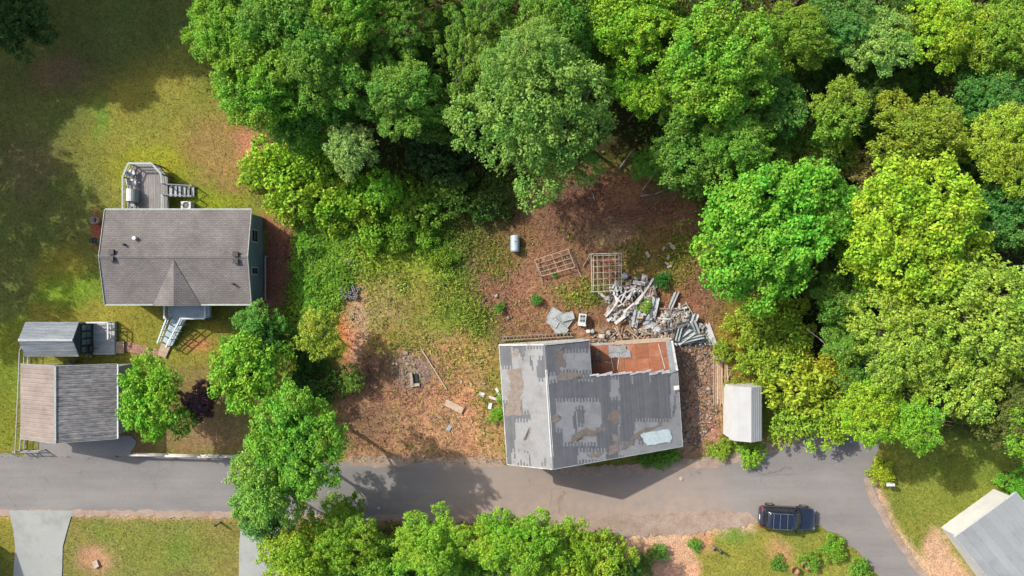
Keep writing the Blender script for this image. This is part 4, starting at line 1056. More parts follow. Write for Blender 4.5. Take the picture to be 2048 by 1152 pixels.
# brick path between landing and shed deck
BP = sheet('brick_path_bed', [(246, 686), (262, 685), (318, 699), (322, 714), (300, 712), (250, 703)], .006, M['brick'], 'pinkish brick footpath between shed deck and porch landing', 'path', .6, 8)
BP.name = 'path'
bm_ = MB().box((0, 0, 0), (.2, .095, .06)).mesh('brick', M['brick'])
for k in range(14):
    for j in range(9):
        t = (k + .5) / 14; q = P(250 + 70 * t, 687 + 13 * t + (j + .25 + .5 * (k % 2)) * 1.72)
        o = bpy.data.objects.new('brick', bm_); COL.objects.link(o); o.parent = BP
        o.location = (q.x, q.y, .008 + random.uniform(-.006, .006)); o.rotation_euler = (random.gauss(0, .03), random.gauss(0, .03), -.18 + random.gauss(0, .05))

# ------------------------------------------------------------------ blue-grey shed with deck
SE_, SR = 2.35, 3.15
sx0, sx1 = P(51, 0, SE_).x, P(158, 0, SE_).x; syn, sys_ = P(0, 644, SE_).y, P(0, 713, SE_).y; sym = (syn + sys_) / 2
SH = thing('garden_shed', ((sx0 + sx1) / 2, sym, 0), 'shed with mossy blue-grey shingle roof and dark teal end wall', 'shed')
x0_, x1_, y0_, y1_ = sx0 + .12, sx1 - .1, sys_ + .12, syn - .12
mb = MB()
mb.poly([(x0_, y0_, -.1), (x1_, y0_, -.1), (x1_, y0_, SE_), (x0_, y0_, SE_)]).poly([(x1_, y1_, -.1), (x0_, y1_, -.1), (x0_, y1_, SE_), (x1_, y1_, SE_)])
for x_, s in ((x1_, 1), (x0_, -1)):
    q = [(x_, y0_, -.1), (x_, y1_, -.1), (x_, y1_, SE_), (x_, sym, SR - .1), (x_, y0_, SE_)]; mb.poly(q if s > 0 else q[::-1])
M['teal'] = weathered('teal', (0.035, 0.065, 0.068), (0.05, 0.085, 0.088), (1, 1, 3), 2)
mb.build('wall', M['teal'], SH)
rf = MB().slab([(sx0, sys_, SE_), (sx1, sys_, SE_), (sx1, sym, SR), (sx0, sym, SR)], .09).slab([(sx0, sym, SR), (sx1, sym, SR), (sx1, syn, SE_), (sx0, syn, SE_)], .09).build('roof', M['shingle_blue'], SH)
for s in (-1, 1):                                        # shingle courses as overlapping strips
    for k in range(9):
        t0, t1 = k / 9, min(1, (k + 1.12) / 9); e = syn if s > 0 else sys_
        ya, yb = sym + (e - sym) * t0, sym + (e - sym) * t1
        MB().slab([(sx0, ya, SR - (SR - SE_) * t0 + .008), (sx1, ya, SR - (SR - SE_) * t0 + .008), (sx1, yb, SR - (SR - SE_) * t1 + .03), (sx0, yb, SR - (SR - SE_) * t1 + .03)] if s < 0 else [(sx1, ya, SR - (SR - SE_) * t0 + .008), (sx0, ya, SR - (SR - SE_) * t0 + .008), (sx0, yb, SR - (SR - SE_) * t1 + .03), (sx1, yb, SR - (SR - SE_) * t1 + .03)], .012).build('shingle_course', M['shingle_blue'], rf)
board('ridge_cap', (sx0, sym, SR + .03), (sx1, sym, SR + .03), .2, .03, M['deck_silver'], rf)
for k in range(4):
    y_ = y0_ + .38 + k * (y1_ - y0_ - .76) / 3
    z_ = 1.35
    w_ = cube_piece('window', (x1_ + .03, y_, z_), (.05, .52, 1.3), M['black'], SH)
    cube_piece('pane', (x1_ + .062, y_, z_ + .32), (.02, .42, .52), M['glass_teal'], SH)
    cube_piece('pane', (x1_ + .062, y_, z_ - .3), (.02, .42, .52), M['glass_teal'], SH)
SDZ = .35
dx0, dx1 = x1_ + .02, P(229, 0, SDZ).x; dyn, dys = P(0, 644, SDZ).y, P(0, 709, SDZ).y
SD = thing('shed_deck', ((dx0 + dx1) / 2, (dyn + dys) / 2, 0), 'silvery plank deck with white rail beside the shed', 'deck')
nb = int((dyn - dys) / .15)
for k in range(nb):
    y_ = dys + (k + .5) * (dyn - dys) / nb
    board('deck_board', (dx0, y_, SDZ - .02), (dx1, y_, SDZ - .02), (dyn - dys) / nb - .012, .04, M['deck_silver'], SD)
for a, b in (((dx0, dys), (dx1, dys)), ((dx1, dys), (dx1, dyn)), ((dx0, dyn), (dx1, dyn))): board('rim_joist', (*a, SDZ - .15), (*b, SDZ - .15), .05, .2, M['deck_silver'], SD)
for a, b in (((dx0, dyn), (dx1, dyn)), ((dx1, dyn), (dx1, dyn - 1.35))):
    for dz, w_, h_ in ((.95, .12, .04), (.5, .04, .08)): board('rail', (*a, SDZ + dz), (*b, SDZ + dz), w_, h_, M['trim_white'], SD)
    for t in (0, .5, 1): board('post', (a[0] + (b[0] - a[0]) * t, a[1] + (b[1] - a[1]) * t, -.05), (a[0] + (b[0] - a[0]) * t, a[1] + (b[1] - a[1]) * t, SDZ + .97), .08, .08, M['trim_white'], SD)
st = thing('wooden_step', tuple(P(238, 695, 0)), 'pale tan plank step at the end of the shed deck', 'step')
q0, q1 = P(230, 683, .2), P(248, 707, .2)
for k in range(6): board('plank', (q0.x + .02, q0.y + (q1.y - q0.y) * (k + .5) / 6, .2), (q1.x, q0.y + (q1.y - q0.y) * (k + .5) / 6, .2), abs(q1.y - q0.y) / 6 - .01, .04, M['wood_tan'], st)
for x_ in (q0.x + .1, q1.x - .06): board('bearer', (x_, q0.y, .08), (x_, q1.y, .08), .06, .19, M['wood_grey'], st)
p = P(185, 697, SDZ + .4)
G2 = thing('kettle_grill', (p.x, p.y, SDZ), 'black kettle grill on the corner of the shed deck', 'grill')
mb = MB(); rings = [(.02, .42), (.2, .5), (.28, .62), (.27, .72), (.2, .84), (.05, .9)]
for (r0, z0), (r1, z1) in zip(rings[:-1], rings[1:]): mb.tube((p.x, p.y, SDZ + z0), (p.x, p.y, SDZ + z1), r0, r1, 14, False)
mb.build('bowl', M['black'], G2, True)
for k in range(3):
    a_ = k * 2.09; MB().tube((p.x + .15 * math.cos(a_), p.y + .15 * math.sin(a_), SDZ + .5), (p.x + .28 * math.cos(a_), p.y + .28 * math.sin(a_), SDZ), .018, n=6).build('leg', M['black'], G2)
def lathe(prof, p, name, mat, label, cat, n=16, group=None):
    mb = MB()
    for (r0, z0), (r1, z1) in zip(prof[:-1], prof[1:]): mb.tube((p.x, p.y, p.z + z0), (p.x, p.y, p.z + z1), max(r0, .002), max(r1, .002), n, False)
    return tag(mb.build(name, mat, smooth=False, at=p), label, cat, group)
bucket = [(.0, 0), (.15, 0), (.18, .36), (.19, .36), (.19, .4), (.17, .4), (.15, .06), (0, .06)]
lathe(bucket, P(147, 722), 'bucket', M['white_plastic'], 'white bucket on the ground between shed and garage', 'bucket')
lathe(bucket, P(181, 712), 'bucket', M['white_plastic'], 'small white pail beside the kettle grill', 'bucket', 12)
potp = [(0, 0), (.24, 0), (.30, .42), (.34, .42), (.34, .5), (.28, .5), (.27, .4), (0, .4)]
lathe(potp, P(194, 441), 'planter', M['white_plastic'], 'round white planter on the red mulch by the house', 'planter')
lathe(potp, P(194, 482), 'planter', M['teal_pot'], 'round teal planter on the red mulch by the house', 'planter')

# ------------------------------------------------------------------ garage with rusty ribbed metal roof
GE, GR = 2.6, 4.2
cx0, cx1 = P(41, 0, GE).x, P(234, 0, GE).x; cyn, cys = P(0, 728, GE).y, P(0, 877, GE).y; cxm = P(111, 0, GR).x
GA = thing('garage', ((cx0 + cx1) / 2, (cyn + cys) / 2, 0), 'garage with ribbed metal roof, tan on one slope and streaked grey on the other', 'garage')
def rusty(name, a, b, c_):
    m, nt, N, L, bs = nodes_of(name)
    n1 = noise(nt, mapping(nt, (.35, 5, 5)), 1.0, 6, .65); r1 = ramp(nt, [(.3, dim(a)), (.5, dim(b)), (.7, dim(c_))]); L.new(n1, r1.inputs[0])
    n2 = noise(nt, mapping(nt, (1, 1, 1)), .6, 4); r2 = ramp(nt, [(.3, (.8,) * 3), (.7, (1.18,) * 3)]); L.new(n2, r2.inputs[0])
    c = mixc(nt, 1, r1.outputs[0], r2.outputs[0], 'MULTIPLY'); L.new(c, bs.inputs['Base Color'])
    bs.inputs['Roughness'].default_value = .6; bs.inputs['Metallic'].default_value = 0.0; bs.inputs['Specular IOR Level'].default_value = .35
    return m
M['metal_tan'] = rusty('metal_tan', (.25, .20, .175), (.30, .245, .215), (.33, .275, .245))
M['metal_grey'] = rusty('metal_grey', (.10, .105, .11), (.25, .245, .24), (.42, .35, .31))
mb = MB()
mb.poly([(cx0 + .2, cys + .25, -.1), (cx0 + .2, cys + .25, GE), (cx0 + .2, cyn - .25, GE), (cx0 + .2, cyn - .25, -.1)])
mb.poly([(cx1 - .2, cys + .25, -.1), (cx1 - .2, cyn - .25, -.1), (cx1 - .2, cyn - .25, GE), (cx1 - .2, cys + .25, GE)])
for y_, s in ((cys + .25, 1), (cyn - .25, -1)):
    q = [(cx0 + .2, y_, -.1), (cx1 - .2, y_, -.1), (cx1 - .2, y_, GE), (cxm, y_, GR - .1), (cx0 + .2, y_, GE)]; mb.poly(q if s > 0 else q[::-1])
mb.build('wall', M['trim_grey'], GA)
npan = 17
pw = (cyn - cys) / npan
for s, xe_, mat in ((-1, cx0, M['metal_tan']), (1, cx1, M['metal_grey'])):
    for k in range(npan):                                 # each roofing sheet, with a raised rib along its side
        ya, yb = cys + k * pw, cys + (k + 1) * pw - .012
        dz = random.uniform(-.006, .006)
        mb = MB(); q = [(cxm, ya, GR + dz), (cxm, yb, GR + dz), (xe_, yb, GE + dz), (xe_, ya, GE + dz)]
        mb.slab(q if s < 0 else q[::-1], .03)
        for f_ in (.12, .5):
            y2 = ya + pw * f_
            q = [(cxm, y2, GR + .03 + dz), (cxm, y2 + .035, GR + .03 + dz), (xe_, y2 + .035, GE + .03 + dz), (xe_, y2, GE + .03 + dz)]
            mb.slab(q if s < 0 else q[::-1], .03)
        mb.build('roof_panel', mat, GA)
board('ridge_cap', (cxm, cys, GR + .035), (cxm, cyn, GR + .035), .16, .03, M['galv'], GA)
board('gutter', (cx1 + .05, cys, GE - .05), (cx1 + .05, cyn, GE - .05), .11, .12, M['trim_white'], GA)
for a in ((cx0, GE), (cx1, GE)):
    for y_ in (cys - .02, cyn + .02): board('rake_trim', (a[0], y_, a[1] - .03), (cxm, y_, GR - .03), .03, .14, M['trim_grey'], GA)
cube_piece('garage_door', (cxm + .2, cys + .22, 1.05), (3.6, .05, 2.1), M['trim_white'], GA)
for k in range(3): cube_piece('door_panel_line', (cxm + .2, cys + .19, .55 + k * .52), (3.5, .02, .03), M['trim_grey'], GA)

# ------------------------------------------------------------------ fences
def rail_fence(name, pts, hts, posts, mat, rw, label, parent_loc):
    t = thing(name, parent_loc, label, 'fence')
    for a, b in zip(pts[:-1], pts[1:]):
        for h_ in hts: board('rail', (a.x, a.y, h_), (b.x, b.y, h_), rw, rw, mat, t)
        n_ = max(1, round((b - a).length / posts))
        for k in range(n_ + 1):
            p = a.lerp(b, k / n_); board('post', (p.x, p.y, -.05), (p.x, p.y, hts[0] + .04), rw * 1.3, rw * 1.3, mat, t)
    return t
def gp(px, py_, z): q = P(px, py_, z); return Vector((q.x, q.y, 0))
rail_fence('pipe_fence', [gp(47, 682, 1.15), gp(39, 702, 1.15), gp(35, 800, 1.15), gp(30, 905, 1.15)], (1.15, .6, .12), 2.0, M['galv'], .06, 'pale metal pipe fence running along the left side of the garage', tuple(gp(35, 800, 1.15)))
rail_fence('pipe_fence', [gp(26, 904, .9), gp(76, 904, .9)], (.9, .45), 1.1, M['galv'], .06, 'short metal rail beside the lane at the garage apron', tuple(gp(50, 904, .9)))
M['log_white'] = weathered('log_white', (.50, .46, .42), (.66, .62, .58), nscale=3, rnd=.1)
FN = thing('log_rail_fence', tuple(gp(365, 912, .85)), 'whitish log rail fence along the lane below the front trees', 'fence')
fp = [gp(258, 910, .85), gp(330, 912, .85), gp(395, 914, .85), gp(478, 914, .85)]
for a, b in zip(fp[:-1], fp[1:]):
    MB().tube((a.x, a.y, .86), (b.x, b.y, .84), .1, .085, 8).build('log_rail', M['log_white'], FN, True)
    MB().tube((a.x, a.y + .02, .42), (b.x, b.y + .02, .40), .07, .06, 8).build('log_rail', M['log_white'], FN, True)
for p in fp + [fp[2].lerp(fp[3], .5)]: MB().tube((p.x, p.y, -.1), (p.x, p.y, .95), .085, .08, 8).build('post', M['wood_grey'], FN, True)

# ------------------------------------------------------------------ ruined house
ROT = math.radians(3.9); RO = Vector((-.35, -13.6, 0)); U = Vector((math.cos(ROT), math.sin(ROT), 0)); V = Vector((-math.sin(ROT), math.cos(ROT), 0))
UW, UR, UE, VN = 0.0, 3.38, 14.0, 9.2
ZW, ZR, ZE = 4.2, 6.5, 2.3
UT, VT = 6.87, 6.35                        # torn corner
def rz_(u): return ZW + (ZR - ZW) * u / UR if u < UR else ZR + (ZE - ZR) * (u - UR) / (UE - UR)
def RP(u, v, dz=0.0, z=None): return RO + U * u + V * v + Vector((0, 0, (rz_(u) if z is None else z) + dz))
RH = thing('ruined_house', tuple(RO + U * 7 + V * 4.6), 'derelict house with patchy stripped grey shingle roof and a torn open corner', 'house')
M['felt'] = weathered('felt', (.295, .30, .305), (.34, .345, .35), (1, 1, 1), .9, .85, .2, 5, bstr=.03, famp=.08, stain=((.25, .245, .24), .8))
M['old_shingle'] = weathered('old_shingle', (.13, .135, .145), (.162, .167, .177), (1, 1, 1), 1.5, .95, .15, 20, rnd=.10, famp=.14)
M['torn_felt'] = weathered('torn_felt', (.20, .165, .14), (.28, .235, .205), (1, 1, 1), 3, .95, .1, 14)
M['plywood'] = weathered('plywood', (.31, .11, .055), (.38, .16, .088), (.6, 2, 1), 1.2, .85, .2, 10, stain=((.40, .22, .14), 1.1))
M['old_wall'] = weathered('old_wall', (.55, .54, .52), (.72, .71, .69), (1, 1, 2), 1.2, stain=((.38, .33, .28), 1.3))
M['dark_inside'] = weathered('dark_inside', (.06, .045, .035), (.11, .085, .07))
wi = .25
mb = MB()
def wq(a, b, z0a, z1a, z0b, z1b): mb.poly([RP(a[0], a[1], z=z0a), RP(b[0], b[1], z=z0b), RP(b[0], b[1], z=z1b), RP(a[0], a[1], z=z1a)])
wq((wi, wi), (UR, wi), -.1, rz_(wi) - .12, -.1, ZR - .12); wq((UR, wi), (UE - wi, wi), -.1, ZR - .12, -.1, rz_(UE - wi) - .12)
wq((UE - wi, wi), (UE - wi, VT), -.1, rz_(UE - wi) - .1, -.1, rz_(UE - wi) - .1)
wq((wi, VN - wi), (wi, wi), -.1, rz_(wi) - .12, -.1, rz_(wi) - .12)
wq((UT, VN - wi), (UR, VN - wi), -.1, rz_(UT) - .12, -.1, ZR - .12); wq((UR, VN - wi), (wi, VN - wi), -.1, ZR - .12, -.1, rz_(wi) - .12)
mb.build('wall', M['old_wall'], RH)
for k in range(22):                                         # clapboards on the north gable
    z_ = .3 + k * .28
    if z_ < 5.8:
        us = [u for u in np.linspace(wi, UT, 60) if rz_(u) - .2 > z_]
        if us: board('clapboard', RP(us[0], VN - wi + .012, z=z_), RP(us[-1], VN - wi + .012, z=z_), .03, .26, M['old_wall'], RH)
# roof boarding with felt
rb = MB().slab([RP(UW, 0), RP(UR, 0), RP(UR, VN), RP(UW, VN)], .12).build('roof_west', M['felt'], RH)
tear = [(UE - .02, 6.05), (13.2, 6.0), (12.7, 6.22), (11.9, 6.1), (11.2, 6.3), (10.3, 6.22), (9.6, 6.42), (8.8, 6.3), (8.1, 6.5), (7.4, 6.42), (UT, 6.6)]
re_ = MB().slab([RP(UR, 0), RP(UE, 0)] + [RP(u, v) for u, v in tear] + [RP(UT, VN), RP(UR, VN)], .12).build('roof_east', M['felt'], RH)
def crop(u, v, dz=.02):
    p = RP(u, v, dz); f_ = PPM / (1 - p.z / CAM_H); return ((p.x * f_ + 1024) - 980) * 3.657, ((576 - p.y * f_) - 640) * 3.657
DW = [(60, 180, 160, 350), (222, 195, 258, 285), (345, 280, 405, 440), (295, 280, 318, 355), (85, 600, 240, 690), (100, 690, 185, 960), (185, 680, 292, 738), (100, 960, 158, 1080),
      (175, 965, 182, 1060), (205, 965, 212, 1060), (225, 975, 233, 1060), (248, 975, 256, 1060), (270, 975, 278, 1060), (285, 975, 293, 1060), (380, 990, 386, 1060), (400, 990, 406, 1060), (165, 185, 215, 235), (385, 180, 415, 285), (80, 180, 410, 200)]
LE = [(505, 228, 740, 382), (425, 395, 490, 452), (475, 588, 812, 812), (530, 812, 780, 912), (640, 955, 850, 1040), (878, 425, 944, 578), (1055, 735, 1420, 1000), (1318, 370, 1420, 1000), (950, 905, 1420, 1010), (1030, 395, 1042, 462), (1164, 390, 1172, 446), (1182, 390, 1190, 446), (640, 420, 745, 440), (940, 560, 950, 1000), (400, 935, 460, 1080)]
DE = [(610, 655, 632, 812), (640, 645, 690, 770), (1345, 540, 1360, 640), (1335, 640, 1350, 700), (440, 945, 462, 1075), (1090, 830, 1120, 900)]
def has_shingle(u, v, west):
    x_, y_ = crop(u, v); inr = lambda L_: any(a <= x_ <= c and b <= y_ <= d for a, b, c, d in L_)
    if west: return inr(DW)
    return (not inr(LE)) or inr(DE)
def courses(u0, u1, west, parent):
    slope = (rz_(u1 - 1e-6) - rz_(u0 + 1e-6)) / (u1 - u0); exp = .135 * math.cos(math.atan(slope))
    nrow = int((u1 - u0) / exp)
    for k in range(nrow):
        ua, ub = u0 + k * exp, u0 + (k + 1) * exp * 1.0
        if ub > u1: break
        vmax = VN if ub < UT else float(np.interp(ub, [q[0] for q in tear[::-1]], [q[1] for q in tear[::-1]])) - .04 * random.random()
        sh = .15 if k % 2 else -.15; vs = np.arange(0, vmax, .07); runs = []; st_ = None
        for v_ in vs:
            h_ = has_shingle((ua + ub) / 2, v_ + sh + .02 * math.sin(k * 7.3), west)
            if h_ and st_ is None: st_ = v_
            if not h_ and st_ is not None: runs.append((st_, v_)); st_ = None
        if st_ is not None: runs.append((st_, vmax))
        if not runs: continue
        up, dn_ = (ub, ua) if west else (ua, ub)
        for a, b in runs:
            q = [RP(up, a, .006), RP(dn_, a, .022), RP(dn_, b, .022), RP(up, b, .006)]
            MB().slab(q if not west else q[::-1], .012).build('shingle_strip', M['old_shingle'], parent)
courses(UW, UR, True, rb); courses(UR, UE, False, re_)
def uncrop(cx_, cy_):
    px, py_ = 980 + cx_ / 3.657, 640 + cy_ / 3.657; z = 5.0
    for _ in range(12):
        p = P(px, py_, z); d = p - RO; u = d.dot(U); z = rz_(min(max(u, 0), UE))
    d = P(px, py_, z) - RO; return d.dot(U), d.dot(V)
def patch(pts, name, mat, parent, dz=.0275, t=.004, jit=11):
    out = []
    for i in range(len(pts)):
        a, b = pts[i], pts[(i + 1) % len(pts)]
        for k in range(6):
            f_ = k / 6; out.append((a[0] + (b[0] - a[0]) * f_ + random.uniform(-jit, jit), a[1] + (b[1] - a[1]) * f_ + random.uniform(-jit, jit)))
    q = []
    for c in out:
        u, v = uncrop(*c); q.append(RP(min(max(u, .01), UE - .01), min(max(v, .01), VN - .01), dz))
    a = sum(q[i].x * q[(i + 1) % len(q)].y - q[(i + 1) % len(q)].x * q[i].y for i in range(len(q)))
    if a < 0: q.reverse()
    return MB().slab(q, t).build(name, mat, parent)
for pts, par in (([(118, 355), (228, 352), (242, 480), (215, 590), (232, 690), (112, 700), (135, 560), (150, 470)], rb), ([(172, 208), (206, 212), (204, 268), (178, 262)], rb), ([(285, 785), (300, 800), (285, 850), (255, 880), (250, 872), (278, 835)], rb),
             ([(500, 205), (540, 200), (525, 270), (560, 310), (545, 340), (490, 320), (485, 250)], re_), ([(490, 395), (600, 385), (672, 392), (665, 420), (560, 432), (492, 440)], re_), ([(458, 695), (510, 700), (515, 725), (480, 752), (458, 740)], re_),
             ([(610, 830), (700, 790), (775, 815), (770, 850), (690, 855), (650, 880), (590, 890)], re_), ([(900, 655), (950, 650), (945, 760), (870, 740), (850, 720)], re_), ([(885, 830), (950, 840), (945, 960), (860, 1000), (870, 940), (915, 900)], re_),
             ([(715, 985), (800, 960), (840, 975), (800, 995), (720, 1005)], re_), ([(960, 950), (1060, 830), (1240, 750), (1250, 770), (1100, 850), (1000, 940)], re_), ([(780, 790), (850, 785), (840, 815), (790, 820)], re_)):
    patch(pts, 'torn_felt_patch', M['torn_felt'], par)
M['tarp'] = weathered('tarp', (.55, .66, .66), (.68, .78, .77), (1, 1, 1), 2.5, .5, .4, 12, bstr=.4)
u_, v_ = uncrop(1220, 860)
TP = patch([(1100, 842), (1130, 822), (1310, 796), (1335, 868), (1310, 892), (1148, 918)], 'tarp', M['tarp'], None, .06, .03, 5)
tag(TP, 'pale aqua tarp patch lying on the lower ruined roof', 'tarp')
u_, v_ = uncrop(1362, 495); q = RP(u_, v_)
tag(MB().box((q.x, q.y, q.z + .09), (.42, .34, .16), ROT).box((q.x + .02, q.y, q.z + .19), (.3, .22, .06), ROT).build('roof_box', M['white_plastic'], at=q), 'white boxy scrap at the roof edge of the ruined house', 'scrap')
# white ridge strip, rakes, eaves
for a, b, w_ in ((.9, 3.6, .20), (3.6, 6.2, .17), (6.2, 7.35, .14)):
    MB().slab([RP(UR - w_ / 2, a, .03), RP(UR + w_ / 2, a, .03), RP(UR + w_ / 2, b, .03), RP(UR - w_ / 2, b, .03)], .03).build('ridge_strip', M['trim_white'], RH)
board('rake_board', RP(UW, VN + .02, -.02), RP(UR, VN + .02, -.02), .12, .2, M['board_white'], RH)
board('rake_board', RP(UR, VN + .02, -.02), RP(UT, VN + .02, -.02), .12, .2, M['board_white'], RH)
board('rake_board', RP(UW, -.02, -.03), RP(UR, -.02, -.03), .05, .18, M['board_white'], RH)
board('rake_board', RP(UR, -.02, -.03), RP(UE, -.02, -.03), .05, .18, M['siding_sheet'], RH)
board('eave_board', RP(UW - .03, 0, -.05), RP(UW - .03, VN, -.05), .05, .16, M['board_white'], RH)
board('eave_board', RP(UE + .03, 0, -.05), RP(UE + .03, 6.0, -.05), .05, .16, M['siding_sheet'], RH)
# torn edge: splintered white boards
for k in range(13):
    u_ = UT + .2 + k * .54; v_ = float(np.interp(u_, [q[0] for q in tear[::-1]], [q[1] for q in tear[::-1]]))
    board('splintered_board', RP(u_ - .36, v_ + random.uniform(-.06, .1), .05), RP(u_ + .36, v_ + random.uniform(-.02, .16), .06), random.uniform(.1, .22), .03, M['board_white'], RH, random.uniform(-.2, .2))
# exposed orange deck of the open room
FZ = 2.5
for k in range(7):
    for j in range(2):
        ua, ub = UT + .05 + k * .97, UT + .05 + (k + 1) * .97 - .015; va, vb = (6.0, 7.25) if j == 0 else (7.265, 8.5)
        MB().slab([RP(ua, va, z=FZ + random.uniform(-.012, .012)), RP(ub, va, z=FZ), RP(ub, vb, z=FZ + random.uniform(-.012, .012)), RP(ua, vb, z=FZ)], .04).build('floor_sheet', M['plywood'], RH)
for k in range(8): board('joist', RP(UT + .3 + k * .9, 6.0, z=FZ - .16), RP(UT + .3 + k * .9, 8.75, z=FZ - .16), .06, .2, M['wood_tan'], RH)
mb = MB()
def wq2(a, b, z0, z1): mb.poly([RP(*a, z=z0), RP(*b, z=z0), RP(*b, z=z1), RP(*a, z=z1)])
wq2((UT, 8.5), (UE - wi, 8.5), -.1, FZ - .06)
mb.poly([RP(UE - wi, 8.5, z=-.1), RP(UE - wi, 6.0, z=-.1), RP(UE - wi, 6.0, z=FZ - .06), RP(UE - wi, 8.5, z=FZ - .06)])
mb.build('lower_wall', M['old_wall'], RH)
MB().poly([RP(UT + .02, 8.9, z=FZ), RP(UT + .02, 6.3, z=FZ), RP(UT + .02, 6.3, z=rz_(UT) - .13), RP(UT + .02, 8.9, z=rz_(UT) - .13)]).build('inner_wall', M['dark_inside'], RH)
MB().poly([RP(UT, 6.1, z=FZ), RP(UE - .4, 6.1, z=FZ), RP(UE - .4, 6.1, z=rz_(UE - .4) - .13), RP(UT, 6.1, z=rz_(UT) - .13)]).build('inner_wall', M['dark_inside'], RH)
MB().slab([RP(UE - .62, 6.1, z=FZ + .03), RP(UE - .1, 6.1, z=FZ + .03), RP(UE - .35, 8.5, z=FZ + .03), RP(UE - .8, 8.5, z=FZ + .03)], .06).build('wall_plate', M['siding_sheet'], RH)
board('wall_plate', RP(UE - .06, 6.1, z=FZ + .09), RP(UE - .32, 8.5, z=FZ + .09), .14, .12, M['board_white'], RH)
board('wall_plate', RP(UT + 2.3, 8.62, z=FZ + .02), RP(UE - .5, 8.62, z=FZ + .02), .34, .05, M['wood_tan'], RH)
for k in range(6): board('stud', RP(UT + .25 + k * .11, 6.6 + k * .3, z=FZ + .06 + .1 * k), RP(UT + .9 + .2 * math.sin(k * 2), 8.2 - k * .25, z=FZ + .05), .09, .05, M['wood_grey'], RH)
for (ua, va, ub, vb) in ((8.9, 6.4, 8.7, 8.0), (9.2, 6.5, 9.6, 8.3), (12.6, 8.3, 13.0, 6.3), (8.2, 7.2, 8.9, 7.0)): board('batten', RP(ua, va, z=FZ + .04), RP(ub, vb, z=FZ + .04), .05, .03, M['board_white'], RH)
for k in range(9):
    a_ = 8.6 + (k % 5) * .33; b_ = 7.45 + (k // 5) * .42
    MB().slab([RP(a_, b_ + random.uniform(-.1, .1), z=FZ + .035 + .01 * k), RP(a_ + .42, b_ + random.uniform(-.1, .1), z=FZ + .035 + .01 * k), RP(a_ + .40, b_ + .5, z=FZ + .035 + .01 * k), RP(a_ + .02, b_ + .55 + random.uniform(-.1, .15), z=FZ + .035 + .01 * k)], .01).build('fallen_shingle', M['felt'], RH)

# ------------------------------------------------------------------ rubble and debris of the ruin
def rubble(name, poly, n, seed, smin, smax, cols, label, z1=.15, flat=0):
    r = np.random.default_rng(seed); pp = np.array(poly); vs, fs, cs = [], [], []
    tpl = np.array([(-1, -1, -1), (1, -1, -1), (1, 1, -1), (-1, 1, -1), (-.75, -.7, 1), (.8, -.75, .8), (.7, .8, 1), (-.8, .7, .85)], float) * .5
    fq = np.array([(3, 2, 1, 0), (4, 5, 6, 7), (0, 1, 5, 4), (1, 2, 6, 5), (2, 3, 7, 6), (3, 0, 4, 7)])
    c = 0
    while c < n:
        px, py_ = r.uniform(pp[:, 0].min(), pp[:, 0].max()), r.uniform(pp[:, 1].min(), pp[:, 1].max())
        if poly_mask(np.array([px]), np.array([py_]), poly, 1)[0] < .5: continue
        s = r.uniform(smin, smax) * (1 + 1.2 * (r.random() < .08)); R = np.array(Euler((r.normal(0, .3), r.normal(0, .3), r.uniform(0, 6.3))).to_matrix())
        v = (tpl * (s * r.uniform(.8, 1.6 + 2 * flat), s, s * r.uniform(.3, .7) if not flat else .025) * r.uniform(.8, 1.2, (8, 1))) @ R.T
        p = P(px, py_, 0); vs.append(v + (p.x, p.y, r.uniform(0, z1) * (r.random() < .5) + .02)); fs.append(fq + 8 * c); cs.append(np.repeat([cols[r.integers(len(cols))]], 8, 0) * r.uniform(.7, 1.25)); c += 1
    o = link(name, np_mesh(name, np.concatenate(vs), np.concatenate(fs), M['rubble'], False, np.concatenate(cs)))
    return tag(o, label, 'rubble', kind='stuff')
def tint_mat(name):
    m, nt, N, L, b = nodes_of(name); a = N.new('ShaderNodeVertexColor'); a.layer_name = 'tint'
    n1 = noise(nt, mapping(nt, (1, 1, 1)), 12, 4); r1 = ramp(nt, [(.3, (.75,) * 3), (.7, (1.2,) * 3)]); L.new(n1, r1.inputs[0])
    L.new(mixc(nt, 1, a.outputs['Color'], r1.outputs[0], 'MULTIPLY'), b.inputs['Base Color']); b.inputs['Roughness'].default_value = .9; b.inputs['Specular IOR Level'].default_value = .15
    return m
M['rubble'] = tint_mat('rubble')
RC = [(.24, .21, .185), (.17, .125, .095), (.15, .09, .06), (.20, .165, .14), (.11, .085, .07), (.27, .235, .20)]
rubble('rubble', [(1182, 668), (1300, 655), (1335, 662), (1330, 688), (1190, 690)], 420, 201, .08, .26, RC, 'broken masonry and scraps strewn behind the ruined house', .3)
rubble('rubble', [(1330, 668), (1420, 690), (1440, 790), (1425, 860), (1390, 900), (1366, 880), (1362, 800), (1340, 720)], 900, 202, .04, .15, RC, 'scattered pale stones and rubble on the soil east of the ruined house', .1)
rubble('rubble', [(700, 600), (735, 640), (740, 720), (700, 760), (690, 900), (780, 905), (800, 780), (900, 760), (980, 690), (990, 860), (820, 900), (700, 912)], 150, 203, .04, .11, RC, 'small stones and scraps on the bare dirt lot', .04)
rubble('rubble', [(960, 440), (1040, 520), (1060, 640), (1000, 660), (930, 560)], 45, 204, .05, .15, RC, 'scattered pale stones near the blue tank', .05)

